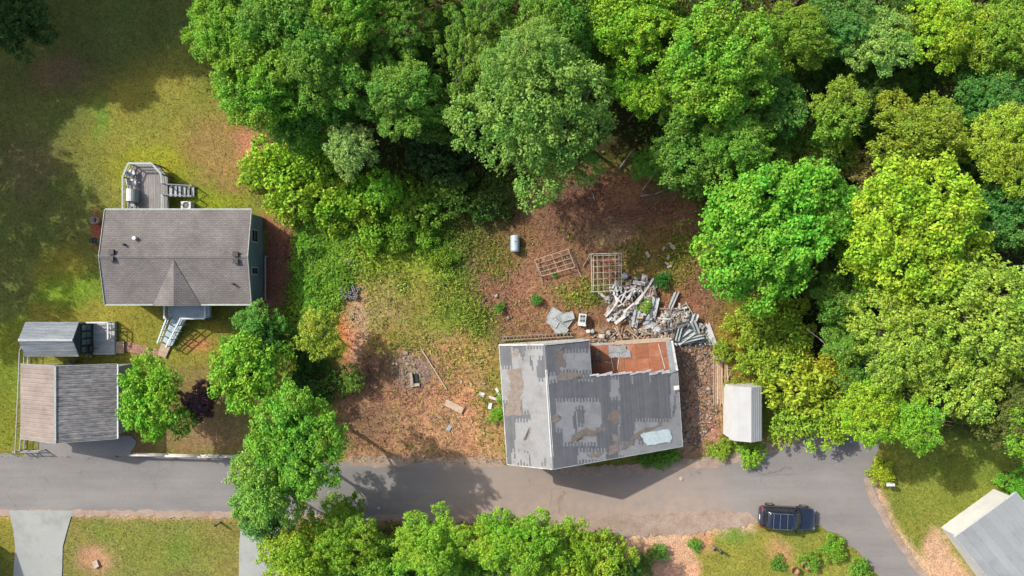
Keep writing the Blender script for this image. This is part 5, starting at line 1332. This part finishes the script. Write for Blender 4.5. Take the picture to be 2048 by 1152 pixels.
WC = [(.38, .375, .365), (.30, .295, .29), (.19, .14, .105), (.24, .25, .255), (.12, .09, .07), (.28, .21, .15)]
rubble('rubble', [(1212, 575), (1240, 560), (1300, 556), (1318, 600), (1312, 645), (1250, 648), (1215, 635)], 420, 205, .07, .3, WC, 'small broken scraps of siding and wood through the board heap', .5, 1)
rubble('rubble', [(1325, 620), (1360, 610), (1405, 650), (1420, 690), (1340, 690), (1300, 660)], 380, 206, .07, .28, WC, 'small broken scraps among the crumpled sheets', .4, 1)
def dbox(name, px, py_, L, W, z, ang, mat, label, cat, group=None, t=.04, tilt=0.0):
    """a loose board centred on a photo pixel; ang = compass turn in the picture, degrees anticlockwise"""
    p = P(px, py_, z); a = math.radians(ang); d = Vector((math.cos(a), math.sin(a), math.tan(tilt))) * (L / 2)
    o = board(name, p - d, p + d, W, t, mat); return tag(o, label, cat, group)
rd = random.Random(5)
WB = 'white boards in the debris heap'
for k in range(34):                                           # loose white boards thrown in one heap
    t = rd.random(); px = 1215 + rd.random() * 85; py_ = 568 + rd.random() * 70
    ang = rd.choice([40, 45, 50, 55, 60, 66]) + rd.gauss(0, 9) if k % 4 else rd.uniform(95, 150)
    z = .12 + .55 * math.exp(-((px - 1255) / 35) ** 2 - ((py_ - 600) / 30) ** 2) + .012 * k
    dbox('board', px, py_, rd.uniform(.4, 1.35), rd.uniform(.07, .16), z, ang, M['board_white'], 'weathered white board lying in the debris heap behind the ruin', 'board', WB, .04, rd.gauss(0, .12))
for k in range(26):
    px = 1225 + rd.random() * 75; py_ = 565 + rd.random() * 78
    dbox('board', px, py_, rd.uniform(.5, 1.6), rd.uniform(.08, .16), .1 + rd.random() * .45, rd.uniform(30, 110), M['wood_grey' if k % 2 else 'lumber'], 'brown splintered board mixed through the debris heap', 'board', 'brown boards in the debris heap', .05, rd.gauss(0, .15))
for px, py_, L, W, ang, lab in ((1206, 592, .95, .22, -42, 'short pale board lying alone beside the metal frame'), (1222, 622, 1.3, .28, 38, 'wide white board at the left foot of the heap'), (1226, 633, 1.2, .26, 36, 'second wide white board at the heap foot'), (1243, 637, 1.35, .26, 38, 'third wide white board, lowest of the heap'), (1289, 585, 2.9, .14, 58, 'long thin white board leaning across the right of the heap'), (1278, 566, 1.0, .3, -8, 'white board across the top of the heap')):
    dbox('board', px, py_, L, W, .55 if 'heap' in lab and 'foot' not in lab else .2, ang, M['board_white'], lab, 'board')
# grey siding sheets, bent
def bent_sheet(px, py_, L, W, z, ang, label, mat='siding_sheet', group=None, waves=3, amp=.05, tilt=.1):
    p = P(px, py_, z); a = math.radians(ang); ex = Vector((math.cos(a), math.sin(a), tilt)).normalized(); ey = Vector((-math.sin(a), math.cos(a), 0)); mb = MB(); n = 9
    pts = []
    for i in range(n):
        w_ = W * (i / (n - 1) - .5); h_ = amp * math.cos(i / (n - 1) * math.pi * waves)
        pts.append((p - ex * L / 2 + ey * w_ + Vector((0, 0, h_)), p + ex * (L / 2 + .1 * math.sin(i * 2.1)) + ey * w_ + Vector((0, 0, h_ * 1.4))))
    for (a0, a1), (b0, b1) in zip(pts[:-1], pts[1:]): mb.slab([a0, a1, b1, b0], .012)
    return tag(mb.build('sheet', M[mat], at=p), label, 'sheet', group)
bent_sheet(1307, 618, 1.9, .62, .35, 80, 'grey ribbed sheet standing out on the right of the heap', tilt=.2)
bent_sheet(1271, 638, 1.5, .5, .4, 82, 'grey sheet leaning at the lower middle of the heap', tilt=.3)
bent_sheet(1284, 630, 1.3, .3, .3, 82, 'narrow grey sheet beside the leaning one', tilt=.2)
bent_sheet(1297, 648, .9, .7, .25, 20, 'short wide grey sheet lying under the heap')
bent_sheet(1347, 600, 1.3, .36, .3, 68, 'narrow grey sheet right of the weeds')
SHL = ['crumpled pale grey sheet steeply laid at the left of the right pile', 'longest crumpled pale grey sheet in the middle of the right pile', 'crumpled pale grey sheet leaning left beside the ladder', 'wide low crumpled sheet at the foot of the right pile', 'crumpled sheet lying flat across the right pile', 'short crumpled sheet nearest the open room', 'thin pale strip reaching left from the right pile']
for i, (px, py_, L, W, ang) in enumerate(((1372, 660, 2.2, .6, 60), (1380, 655, 2.4, .7, 75), (1392, 665, 2.0, .6, 115), (1368, 672, 1.6, .8, 40), (1384, 676, 1.8, .5, 15), (1355, 668, 1.2, .5, 80), (1346, 655, 2.4, .18, 18))):
    bent_sheet(px, py_, L, W, .25 + .08 * i, ang, SHL[i], 'siding_sheet', 'crumpled sheets in the right pile', 4, .10, .25)
bent_sheet(1352, 640, 1.4, 1.0, .2, 30, 'dull grey-violet sheet between the two debris piles', 'felt', waves=2)
bent_sheet(1339, 634, .9, .5, .3, 50, 'small grey sheet among sticks between the piles', waves=2)
bent_sheet(1385, 682, 1.5, .32, .5, 12, 'dark grey fallen gutter strip at the pile foot', 'teal', waves=1, amp=.03)
bent_sheet(1333, 676, .5, .35, .3, 85, 'small white upright scrap at the open room corner', 'board_white')
for k in range(22): dbox('board', 1325 + rd.random() * 45, 615 + rd.random() * 55, rd.uniform(.4, 1.3), rd.uniform(.07, .16), .1 + rd.random() * .3, rd.uniform(0, 180), M[('wood_grey', 'lumber', 'board_white')[k % 3]], 'short broken stick between the two debris piles', 'board', 'sticks between the piles', .04, rd.gauss(0, .15))
for k in range(26): dbox('board', 1190 + rd.random() * 140, 662 + rd.random() * 26, rd.uniform(.4, 1.5), rd.uniform(.06, .13), .1 + rd.random() * .35, rd.uniform(0, 180), M[('wood_grey', 'lumber', 'wood_tan')[k % 3]], 'broken lath in the rubble strip behind the ruin', 'board', 'laths in the rubble strip', .04, rd.gauss(0, .15))
dbox('board', 1352, 592, .9, .12, .2, 55, M['lumber'], 'orange stick right of the board heap', 'board')
M['blue_cloth'] = plain('blue_cloth', (.10, .12, .26), .9)
bent_sheet(1228, 588, .55, .42, .35, 30, 'blue and white crumpled cloth on the heap edge', 'blue_cloth', waves=4, amp=.08)
bent_sheet(1232, 578, .7, .5, .4, 60, 'white crumpled sheet at the upper left of the heap', 'white_plastic', waves=4, amp=.08)
p = P(1249, 552, .2); lathe([(0, .0), (.26, .0), (.28, .5), (.24, .52), (.16, .62), (0, .64)], Vector((p.x, p.y, 0)), 'drum', M['galv'], 'small pale round drum above the board heap', 'drum')
# ladders
def ladder(a, b, w, z0, z1, label, mat='galv', n=12):
    A_, B_ = P(*a, z0), P(*b, z1); t = thing('ladder', tuple(A_.lerp(B_, .5).xy) + (0,), label, 'ladder'); d = (B_ - A_).normalized(); s = Vector((-d.y, d.x, 0)).normalized() * (w / 2)
    for q in (s, -s): board('rail', A_ + q, B_ + q, .06, .08, M[mat], t)
    for k in range(n):
        c = A_.lerp(B_, (k + .5) / n); board('rung', c - s, c + s, .045, .035, M[mat], t)
M['rail_green'] = plain('rail_green', (.42, .48, .38), .6)
ladder((1366, 606), (1416, 688), .42, .2, .3, 'pale green ladder lying along the right debris pile', 'rail_green')
ladder((1002, 677), (1145, 669), .30, .3, .3, 'old weathered wooden ladder lying behind the ruined house', 'wood_grey', 20)
bent_sheet(1420, 670, 1.9, .62, .12, 110, 'cream painted panel with torn flakes lying at the ladder foot', 'board_white', waves=1, amp=.02, tilt=.02)
# panels heap
for i, (px, py_, L, W, ang) in enumerate(((1108, 630, 1.0, .85, 60), (1118, 640, 1.1, .8, 35), (1130, 645, 1.2, .8, 55), (1112, 652, 1.3, .7, 125), (1122, 655, 1.2, .5, 140), (1135, 633, 1.0, .6, 15), (1105, 645, .9, .5, 150))):
    p = P(px, py_, .1 + .05 * i); a = math.radians(ang)
    t = thing('window_screen', (p.x, p.y, 0), ['grey framed window screen at the top left of the screen heap', 'grey framed window screen in the middle of the screen heap', 'grey framed window screen at the right of the screen heap', 'grey framed window screen turned steeply over the heap', 'narrow grey framed screen nearest the ruin wall', 'grey framed screen at the top right of the heap', 'topmost small grey framed screen at the heap left'][i], 'screen', 'window screens in a heap')
    ex, ey = Vector((math.cos(a), math.sin(a), .05)), Vector((-math.sin(a), math.cos(a), .03))
    for s in (-1, 1):
        board('frame_bar', p - ex * L / 2 + ey * s * W / 2, p + ex * L / 2 + ey * s * W / 2, .06, .04, M['galv'], t)
        board('frame_bar', p + ex * s * L / 2 - ey * W / 2, p + ex * s * L / 2 + ey * W / 2, .055, .035, M['galv'], t)
    MB().slab([p - ex * L / 2 - ey * W / 2, p + ex * L / 2 - ey * W / 2, p + ex * L / 2 + ey * W / 2, p - ex * L / 2 + ey * W / 2], .01).build('mesh_panel', M['siding_sheet'], t)
p = P(1165, 640, .8)
W_ = thing('stove', (p.x, p.y, 0), 'white kitchen stove with dark top standing behind the ruin', 'stove')
MB().box((p.x, p.y, .43), (.55, 1.0, .86), -.12).build('case', M['white_plastic'], W_)
MB().box((p.x - .01, p.y + .12, .875), (.42, .6, .03), -.12).build('cooktop', M['siding_sheet'], W_)
MB().box((p.x + .02, p.y - .42, .93), (.5, .12, .2), -.12).build('control_panel', M['white_plastic'], W_)
for s in (-1, 1):
    for q in (-.05, .3): MB().tube((p.x + s * .11, p.y + q, .89), (p.x + s * .11, p.y + q, .9), .08, n=12).build('burner', M['black'], W_)
for s, px in ((0, 1176), (1, 1184)):
    lathe([(0, 0), (.17, 0), (.2, .3), (.14, .42), (0, .44)], P(px, 662, .1), 'pot', M['galv' if s else 'white_plastic'], ('pale dented pot at the ruin corner', 'grey dented pot right of the pale one')[s], 'pot')
# metal frames
def wire_frame(c4, nu, nv, z, label, mat, r=.035, legs=.0, extra=()):
    a, b, c, d = [P(*q, z) for q in c4]; t = thing('metal_frame', tuple(((a + c) / 2).xy) + (0,), label, 'metal frame')
    for s, e in ((a, b), (b, c), (c, d), (d, a)): board('frame_bar', s, e, r * 2.3, r * 2.3, M[mat], t)
    for k in range(1, nu): board('cross_bar', a.lerp(b, k / nu), d.lerp(c, k / nu), r * 1.5, r * 1.5, M[mat], t)
    for k in range(1, nv): board('cross_bar', a.lerp(d, k / nv) + Vector((0, 0, .03)), b.lerp(c, k / nv) + Vector((0, 0, .03)), r * 1.5, r * 1.5, M[mat], t)
    for p in (a, b, c, d): board('leg', (p.x, p.y, -.02), p, r * 2.3, r * 2.3, M[mat], t)
    for s, e, z0, z1 in extra: board('side_bar', P(*s, z0), P(*e, z1), r * 2.3, r * 2.3, M[mat], t)
wire_frame([(1069, 520), (1136, 498), (1150, 534), (1084, 552)], 4, 4, .5, 'rusty pale grid frame tilted on the brown soil', 'stone_tan', .022, extra=(((1136, 498), (1163, 555), .5, .1), ((1069, 520), (1086, 570), .5, .1)))
wire_frame([(1182, 508), (1242, 506), (1243, 580), (1184, 584)], 5, 6, 1.0, 'pale green grid cage frame standing left of the board heap', 'rail_green', .022, extra=(((1187, 511), (1187, 583), .15, .15), ((1187, 511), (1238, 510), .15, .15), ((1238, 510), (1238, 578), .15, .15)))
dbox('pole', 1173, 520, 1.3, .05, .2, 60, M['wood_grey'], 'thin grey stick leaning at the green cage frame', 'pole')
# tank
p = P(1030, 487, .4)
TK = thing('tank', (p.x, p.y, 0), 'pale blue rounded tank lying on the brown yard', 'tank')
mb = MB(); pr_ = [(.0, -.72), (.26, -.70), (.36, -.62), (.38, -.55), (.38, .55), (.36, .62), (.26, .70), (0, .72)]
for (r0, z0), (r1, z1) in zip(pr_[:-1], pr_[1:]): mb.tube((p.x, p.y + z0, .40), (p.x, p.y + z1, .40), max(r0, .004), max(r1, .004), 20, False)
mb.build('shell', M['tank_blue'], TK, True)
for y_ in (-.45, .45): cube_piece('cradle', (p.x, p.y + y_, .05), (.6, .1, .14), M['galv'], TK)
MB().tube((p.x, p.y + .2, .76), (p.x, p.y + .2, .86), .05, n=10).build('valve', M['galv'], TK)
# concrete blocks in the yard
BK = MB().box((0, 0, 0), (.4, .2, .2)).mesh('concrete_block', M['stone_tan'])
BH = MB()
for sy in (-1, 1): BH.box((0, sy * .08, 0), (.4, .035, .2))
for sx in (-1, 0, 1): BH.box((sx * .183, 0, 0), (.034, .124, .2))
BH = BH.mesh('hollow_block', M['block'])
for i, (px, py_, a, sc_) in enumerate(((1295, 509, -60, 1.25), (1327, 497, 60, .9), (1345, 494, -45, 1.25), (1340, 487, 10, .6), (1336, 515, 80, .95), (1333, 527, -30, .9), (1338, 533, 20, 1.0))):
    o = link('concrete_block', BK, loc=P(px, py_, .09)); o.rotation_euler = (0, 0, math.radians(a)); o.scale = (sc_, sc_, sc_)
    tag(o, ['tan block farthest left of those under the vivid maple', 'tan block nearest the top left of the cluster', 'largest tan block at the top of the cluster', 'smallest pale stone at the top of the cluster', 'tan block in the middle right of the cluster', 'tan block second from the bottom of the cluster', 'tan block lowest of the cluster'][i], 'block', 'blocks under the vivid maple')
for i in range(16):                                            # cinder block heap
    px, py_ = 681 + (i % 5) * 7.5 + (i // 5) * 1.5, 594 - (i // 5) * 8.5 + rd.gauss(0, 1.2)
    o = link('cinder_block', BH, loc=P(px, py_, .12 + .16 * (i % 3 == 1))); o.rotation_euler = (rd.gauss(0, .2), rd.gauss(0, .2), rd.uniform(0, 3)); o.scale = (1.05,) * 3
    tag(o, 'grey hollow cinder block in the jumbled heap by the dirt path', 'cinder block', 'cinder blocks by the dirt path')
p = P(696, 522, .3)
SP = thing('tree_stump', (p.x, p.y, 0), 'pale cut tree stump above the cinder blocks', 'stump')
mb = MB(); rr = [.26 + .07 * math.sin(k * 2.3) + .04 * math.cos(k * 5) for k in range(14)]
b_ = [(p.x + rr[k] * 1.3 * math.cos(k * .449), p.y + rr[k] * 1.3 * math.sin(k * .449), -.05) for k in range(14)]; t_ = [(p.x + rr[k] * math.cos(k * .449), p.y + rr[k] * math.sin(k * .449), .34) for k in range(14)]
for k in range(14): mb.poly([b_[k], b_[(k + 1) % 14], t_[(k + 1) % 14], t_[k]])
mb.build('bark', M['bark'], SP); MB().poly(t_).build('cut_face', M['wood_grey'], SP)
# loose things on the lot
dbox('board', 908, 813, 1.62, .55, .12, -27, M['wood_tan'], 'wide tan board lying on the dirt lot', 'board', None, .1)
dbox('pole', 867, 737, 4.1, .09, .1, -58, M['wood_tan'], 'long thin wooden pole on the dirt lot', 'pole', None, .08)
dbox('scrap', 963, 789, .48, .34, .1, -20, M['board_white'], 'pale greenish scrap panel left of the ruin', 'scrap', None, .06)
dbox('scrap', 980, 812, .5, .28, .1, 80, M['white_plastic'], 'small white upright panel in the weeds', 'scrap', None, .06)
dbox('board', 988, 797, .85, .2, .3, -20, M['board_white'], 'white board pointing at the ruin wall', 'board')
dbox('board', 997, 786, .95, .2, .35, -62, M['board_white'], 'white board leaning against the ruin wall', 'board')
dbox('scrap', 898, 856, .5, .34, .06, 60, M['siding_sheet'], 'grey square scrap on the dirt near the lane', 'scrap')
p = P(826, 760, .2)
FP = thing('burnt_fireplace', (p.x, p.y, 0), 'broken pale fire hearth with charred side on the burnt patch', 'hearth')
MB().box((p.x - .12, p.y + .1, .14), (.22, 1.0, .34), .12).build('side_stone', M['stone_tan'], FP); MB().box((p.x + .16, p.y - .42, .1), (.75, .24, .24), .1).build('front_stone', M['stone_tan'], FP)
MB().box((p.x + .2, p.y + .12, .06), (.4, .75, .1), .1).build('charred_bed', M['black'], FP)
for i, (px, py_, s) in enumerate(((811, 706, 1.0), (808, 715, .7), (793, 728, .5), (786, 727, .6), (870, 738, .4), (942, 768, .6), (968, 767, .6), (922, 764, .7))):
    o = link('stone', BK, loc=P(px, py_, .05)); o.scale = (s * .9, s * 1.3, s * .6); o.rotation_euler = (0, .1, i * 1.1)
    tag(o, ['largest pale stone on the ash patch', 'second pale stone on the ash patch', 'small stone left of the hearth', 'leftmost pale stone by the burnt soil', 'tiny stone beside the long pole', 'pale stone in the middle of the dirt lot', 'pale stone nearest the ruin on the lot', 'pinkish stone right of the long pole'][i], 'stone')
# lumber stack
for k in range(17):
    px = 1427 + (k % 10) * 3.0; dz = .05 + .07 * (k // 10); y0 = rd.uniform(705, 722); y1 = rd.uniform(795, 812) + (8 if k == 8 else 0)
    a, b = P(px + rd.gauss(0, .8), y0, dz), P(px + rd.gauss(0, 1.5) + 1.2, y1, dz)
    tag(board('lumber_plank', a, b, rd.uniform(.07, .13), .05, M['lumber' if k % 3 else 'wood_tan'], None, rd.gauss(0, .1)), 'long bare plank in the lumber stack between ruin and white shed', 'plank', 'planks of the lumber stack')
branch([P(1372, 868, .1), P(1388, 858, .2), P(1402, 842, .3)], .07, 'grey branch lying in the shade of the ruin')
branch([P(1457, 758, .1), P(1460, 745, .25), P(1466, 735, .4)], .06, 'pale stick at the lumber stack end')

# ------------------------------------------------------------------ white metal shed
w0, w1 = P(1459, 0, 1.9).x, P(1525, 0, 1.9).x; wyn, wys = P(0, 771, 1.9).y, P(0, 879, 1.9).y
wm = P(1503, 0, 3.0).x; wb = P(1468.5, 0, 2.35).x; wc = w1 - (wb - w0)
WS = thing('white_shed', ((w0 + w1) / 2, (wyn + wys) / 2, 0), 'small shed with bright white ribbed metal roof below the thicket', 'shed')
pf = [(w0, 1.8), (wb, 2.4), (wm, 2.95), (wc, 2.4), (w1, 1.8)]
M['metal_white_rib'] = M['metal_white']
for i, ((xa, za), (xb, zb)) in enumerate(zip(pf[:-1], pf[1:])):
    n_ = 1 if i in (0, 3) else (1 if i == 1 else 5)
    for k in range(n_):
        a0_, a1_ = k / n_, (k + 1) / n_ - (.03 if n_ > 1 else 0)
        A_ = (xa + (xb - xa) * a0_, za + (zb - za) * a0_ + .012 * (k % 2)); B_ = (xa + (xb - xa) * a1_, za + (zb - za) * a1_ + .012 * (k % 2))
        MB().slab([(A_[0], wys, A_[1]), (B_[0], wys, B_[1]), (B_[0], wyn, B_[1]), (A_[0], wyn, A_[1])], .03).build('roof_panel', M['metal_white'], WS)
mb = MB(); q = [(w0 + .08, -.1), (w1 - .08, -.1), (w1 - .08, 1.75), (wc, 2.33), (wm, 2.88), (wb, 2.33), (w0 + .08, 1.75)]
mb.poly([(x_, wys + .06, z_) for x_, z_ in q]); mb.poly([(x_, wyn - .06, z_) for x_, z_ in q[::-1]])
mb.poly([(w1 - .08, wys + .06, -.1), (w1 - .08, wyn - .06, -.1), (w1 - .08, wyn - .06, 1.75), (w1 - .08, wys + .06, 1.75)]); mb.poly([(w0 + .08, wyn - .06, -.1), (w0 + .08, wys + .06, -.1), (w0 + .08, wys + .06, 1.75), (w0 + .08, wyn - .06, 1.75)])
mb.build('wall', M['wall_white'], WS); cube_piece('door', ((w0 + w1) / 2, wys + .04, .9), (1.3, .04, 1.75), M['trim_grey'], WS)

# ------------------------------------------------------------------ pale roofed building at the lower right
b0, b1 = gp(1882, 1055, 0), gp(1988, 978, 0)
e_ = (b1 - b0).normalized(); n_ = Vector((e_.y, -e_.x, 0))            # n_ points into the building, away from the lane
BL = thing('outbuilding', tuple((b0 + b1) / 2 + n_ * 4), 'building with flat pale grey roof and sunlit white wall at lower right', 'building')
LB = (b1 - b0).length; DB = 11.0; HB = 2.4; HR_ = 3.7; o_ = .3
def BPt(s, d, z): return b0 + e_ * s + n_ * d + Vector((0, 0, z))
mb = MB()
mb.poly([BPt(LB, 0, -.1), BPt(0, 0, -.1), BPt(0, 0, HB), BPt(LB, 0, HB)]); mb.poly([BPt(0, DB, -.1), BPt(LB, DB, -.1), BPt(LB, DB, HB), BPt(0, DB, HB)])
mb.poly([BPt(0, 0, -.1), BPt(0, DB, -.1), BPt(0, DB, HB), BPt(0, DB / 2, HR_ - .1), BPt(0, 0, HB)]); mb.poly([BPt(LB, DB, -.1), BPt(LB, 0, -.1), BPt(LB, 0, HB), BPt(LB, DB / 2, HR_ - .1), BPt(LB, DB, HB)])
mb.build('wall', M['wall_white'], BL)
for k in range(8):                                                     # roofing sheets side by side
    sa, sb = -o_ + (LB + 2 * o_) * k / 8, -o_ + (LB + 2 * o_) * (k + 1) / 8 - .008
    dz = (k % 2) * .006
    MB().slab([BPt(sb, -o_, HB + dz), BPt(sa, -o_, HB + dz), BPt(sa, DB / 2, HR_ + dz), BPt(sb, DB / 2, HR_ + dz)], .08).build('roof_panel', M['roof_pale'], BL)
    MB().slab([BPt(sb, DB / 2, HR_ + dz), BPt(sa, DB / 2, HR_ + dz), BPt(sa, DB + o_, HB + dz), BPt(sb, DB + o_, HB + dz)], .08).build('roof_panel', M['roof_pale'], BL)
board('fascia', BPt(-o_, -o_ - .02, HB - .06), BPt(LB + o_, -o_ - .02, HB - .06), .04, .16, M['trim_white'], BL)
for s in (-o_ - .02, LB + o_ + .02): board('rake_trim', BPt(s, -o_, HB - .04), BPt(s, DB / 2, HR_ - .04), .04, .14, M['trim_grey'], BL)

# neighbour house just past the lower left edge: only its shadow enters the picture
NX, NY = -1062 / PPM, (576 - 1066) / PPM
NH = thing('neighbour_house', (NX - 5, NY - 4, 0), 'neighbour house past the left edge, shading the pale driveway', 'house')
mb = MB()
for a, b in (((NX, NY), (NX - 9, NY)), ((NX - 9, NY), (NX - 9, NY - 8)), ((NX - 9, NY - 8), (NX, NY - 8)), ((NX, NY - 8), (NX, NY))): mb.poly([(*a, -.1), (*b, -.1), (*b, 3.0), (*a, 3.0)])
mb.poly([(NX, NY, 3), (NX, NY - 8, 3), (NX, NY - 4, 4.8)]); mb.poly([(NX - 9, NY - 8, 3), (NX - 9, NY, 3), (NX - 9, NY - 4, 4.8)]); mb.build('wall', M['wall_white'], NH)
MB().slab([(NX + .2, NY + .2, 2.95), (NX - 9.2, NY + .2, 2.95), (NX - 9.2, NY - 4, 4.85), (NX + .2, NY - 4, 4.85)], .12).slab([(NX + .2, NY - 4, 4.85), (NX - 9.2, NY - 4, 4.85), (NX - 9.2, NY - 8.2, 2.95), (NX + .2, NY - 8.2, 2.95)], .12).build('roof', M['shingle'], NH)

# ------------------------------------------------------------------ small roadside things
p = P(1780, 969, 1.0)
MBX = thing('mailbox', (p.x, p.y, 0), 'white mailbox on a post beside the lane bend', 'mailbox')
board('post', (p.x, p.y, -.1), (p.x, p.y, .95), .09, .09, M['wood_grey'], MBX)
mb = MB(); pr_ = [(-.14, 0), (.14, 0)] + [(.14 * math.cos(t), .16 + .14 * math.sin(t)) for t in np.linspace(0, math.pi, 8)]
mb.slab([(p.x - .28, p.y + a, .95 + b) for a, b in pr_], Vector((.56, 0, 0))); mb.build('box', M['white_plastic'], MBX)
cube_piece('flag', (p.x + .05, p.y + .16, 1.15), (.12, .02, .2), M['brick'], MBX)
for px, py_, lab in ((1424, 1092, 'dark square post left of the pair on the pink soil'), (1437, 1098, 'dark square post right of the pair on the pink soil'), (440, 1044, 'dark thin post at the lawn edge near the second driveway')):
    p = P(px, py_, 0); t = thing('post', (p.x, p.y, 0), lab, 'post'); cube_piece('shaft', (p.x, p.y, .4), (.14, .14, .9), M['wood_grey'], t); cube_piece('cap', (p.x, p.y, .88), (.2, .2, .06), M['black'], t)
M['clay'] = weathered('clay', (.46, .22, .13), (.60, .34, .22), nscale=4)
for px, py_, lab in ((1607, 1128, 'orange clay pot in the planting at the bottom, right one'), (1586, 1137, 'orange clay pot in the planting at the bottom, left one')): lathe(potp, P(px, py_, .2), 'clay_pot', M['clay'], lab, 'pot')
for i, (px, py_, s, lab) in enumerate(((1405, 1069, .8, 'white stone on the lane shoulder near the lawn'), (1362, 957, 1.0, 'white painted utility mark stone at the lane'), (192, 1128, 1.8, 'large pale stone in the bare patch of the front lawn'))):
    o = link('stone', BK, loc=P(px, py_, .05)); o.scale = (s * .8, s * 1.2, s * .5); o.rotation_euler = (.05, .1, i); tag(o, lab, 'stone')

# ------------------------------------------------------------------ parked car
M['paint'] = plain('paint', (.010, .014, .032), .25, 0.0, .6, 1.0)
M['chrome'] = plain('chrome', (.55, .56, .58), .25, .9)
M['tyre'] = plain('tyre', (.02, .02, .02), .9)
M['lamp_clear'] = plain('lamp_clear', (.22, .23, .24), .15, 0, .8)
M['lamp_red'] = plain('lamp_red', (.35, .02, .02), .2, 0, .7)
cp = P(1574, 1035, .6); CR = thing('parked_car', (0, 0, 0), 'dark navy sport utility car with silver roof bars parked at the lane edge', 'car')
def loft(stations, name, mat, smooth=True, subdiv=1):
    """stations: list of (x, [(y,z)...]) half sections from bottom outside to centre top, mirrored"""
    vs, fs = [], []; k = len(stations[0][1])
    for x_, sec in stations:
        vs += [(x_, y_, z_) for y_, z_ in sec] + [(x_, -y_, z_) for y_, z_ in sec[::-1][1:]]
    w_ = 2 * k - 1
    for i in range(len(stations) - 1):
        for j in range(w_ - 1):
            a = i * w_ + j; fs.append((a, a + w_, a + w_ + 1, a + 1))
    fs.append(tuple(range(w_))); fs.append(tuple(range((len(stations) - 1) * w_, len(stations) * w_))[::-1])
    me = bpy.data.meshes.new(name); me.from_pydata(vs, [], fs); me.materials.append(mat)
    me.polygons.foreach_set('use_smooth', [smooth] * len(me.polygons)); me.update()
    o = link(name, me, CR)
    if subdiv:
        md = o.modifiers.new('round', 'SUBSURF'); md.levels = subdiv; md.render_levels = subdiv
    return o
def sec(w, zb, zs, zt, crown): return [(w * .86, zb), (w * .97, zb + .12), (w, (zb + zs) / 2), (w * .985, zs), (w * .93, zt - .02), (w * .6, zt + crown * .6), (0, zt + crown)]
body = [(-2.32, .66, .42, .72, .84), (-2.28, .80, .34, .8, .98), (-2.1, .90, .28, .88, 1.04), (-1.6, .945, .25, .92, 1.06), (-.8, .95, .24, .92, 1.05), (.2, .95, .24, .92, 1.04), (.75, .95, .24, .92, 1.03), (1.2, .94, .25, .90, .99), (1.75, .92, .27, .86, .93), (2.1, .86, .30, .78, .84), (2.27, .72, .36, .66, .72), (2.32, .55, .42, .58, .62)]
loft([(x_, sec(w, zb, zs, zt, .03)) for x_, w, zb, zs, zt in body], 'body', M['paint'])
def gsec(w0, w1, z0, z1): return [(w0, z0), (w0 * .45 + w1 * .55, z0 * .5 + z1 * .5), (w1, z1 - .06), (w1 * .9, z1), (w1 * .5, z1 + .025), (0, z1 + .035)]
loft([(x_, gsec(w0, w1, 1.02, z1)) for x_, w0, w1, z1 in ((-2.12, .80, .70, 1.1), (-1.9, .84, .68, 1.55), (-1.5, .86, .70, 1.66), (-.6, .86, .70, 1.69), (.15, .86, .69, 1.66), (.5, .86, .68, 1.5), (1.02, .84, .74, 1.06))], 'cabin', M['dark_glass'])
loft([(x_, [(w, z - .05), (w * .96, z), (w * .5, z + .02), (0, z + .03)]) for x_, w, z in ((-1.86, .60, 1.60), (-1.75, .67, 1.645), (-1.2, .69, 1.695), (-.5, .69, 1.71), (.05, .68, 1.69), (.2, .60, 1.66))], 'roof', M['paint'])
def cpart(name, c, size, mat, rz=0): o = cube_piece(name, c, size, mat, CR, rz); return o
for s in (-1, 1):
    board('roof_rail', (-1.6, s * .62, 1.76), (.0, s * .62, 1.76), .045, .045, M['chrome'], CR)
    cpart('mirror', (.62, s * 1.03, 1.08), (.16, .22, .15), M['paint'])
    cpart('headlight', (2.12, s * .66, .74), (.2, .28, .1), M['lamp_clear'], -s * .5)
    cpart('taillight', (-2.2, s * .78, .94), (.16, .16, .26), M['lamp_red'], s * .4)
    for x_ in (-.35, .45): cpart('door_handle', (x_ - .35, s * .96, .92), (.2, .03, .035), M['chrome'])
    for x_ in (-.95, .0): board('door_pillar', (x_, s * .875, 1.04), (x_ - .02, s * .745, 1.6), .07, .03, M['paint'], CR)
    for x_ in (-1.4, 1.42):
        w_ = MB().tube((x_, s * .72, .36), (x_, s * .97, .36), .36, n=24).build('wheel', M['tyre'], CR, False)
        MB().tube((x_, s * .965, .36), (x_, s * .985, .36), .23, n=16).build('rim', M['chrome'], w_)
for x_ in (-1.55, -1.02, -.42): board('crossbar', (x_, -.64, 1.79), (x_, .64, 1.79), .06, .03, M['chrome'], CR)
cpart('license_plate', (-2.33, 0, .78), (.02, .42, .16), M['white_plastic']); cpart('grille', (2.31, 0, .6), (.05, .8, .16), M['black'])
cpart('rear_wiper', (-2.1, .05, 1.2), (.04, .45, .03), M['black'])
for s in (-.3, .3): board('wiper', (1.0, s - .25, 1.09), (.93, s + .25, 1.13), .03, .02, M['black'], CR)
CR.location = (cp.x, cp.y, .0); CR.rotation_euler[2] = math.radians(-3.0)
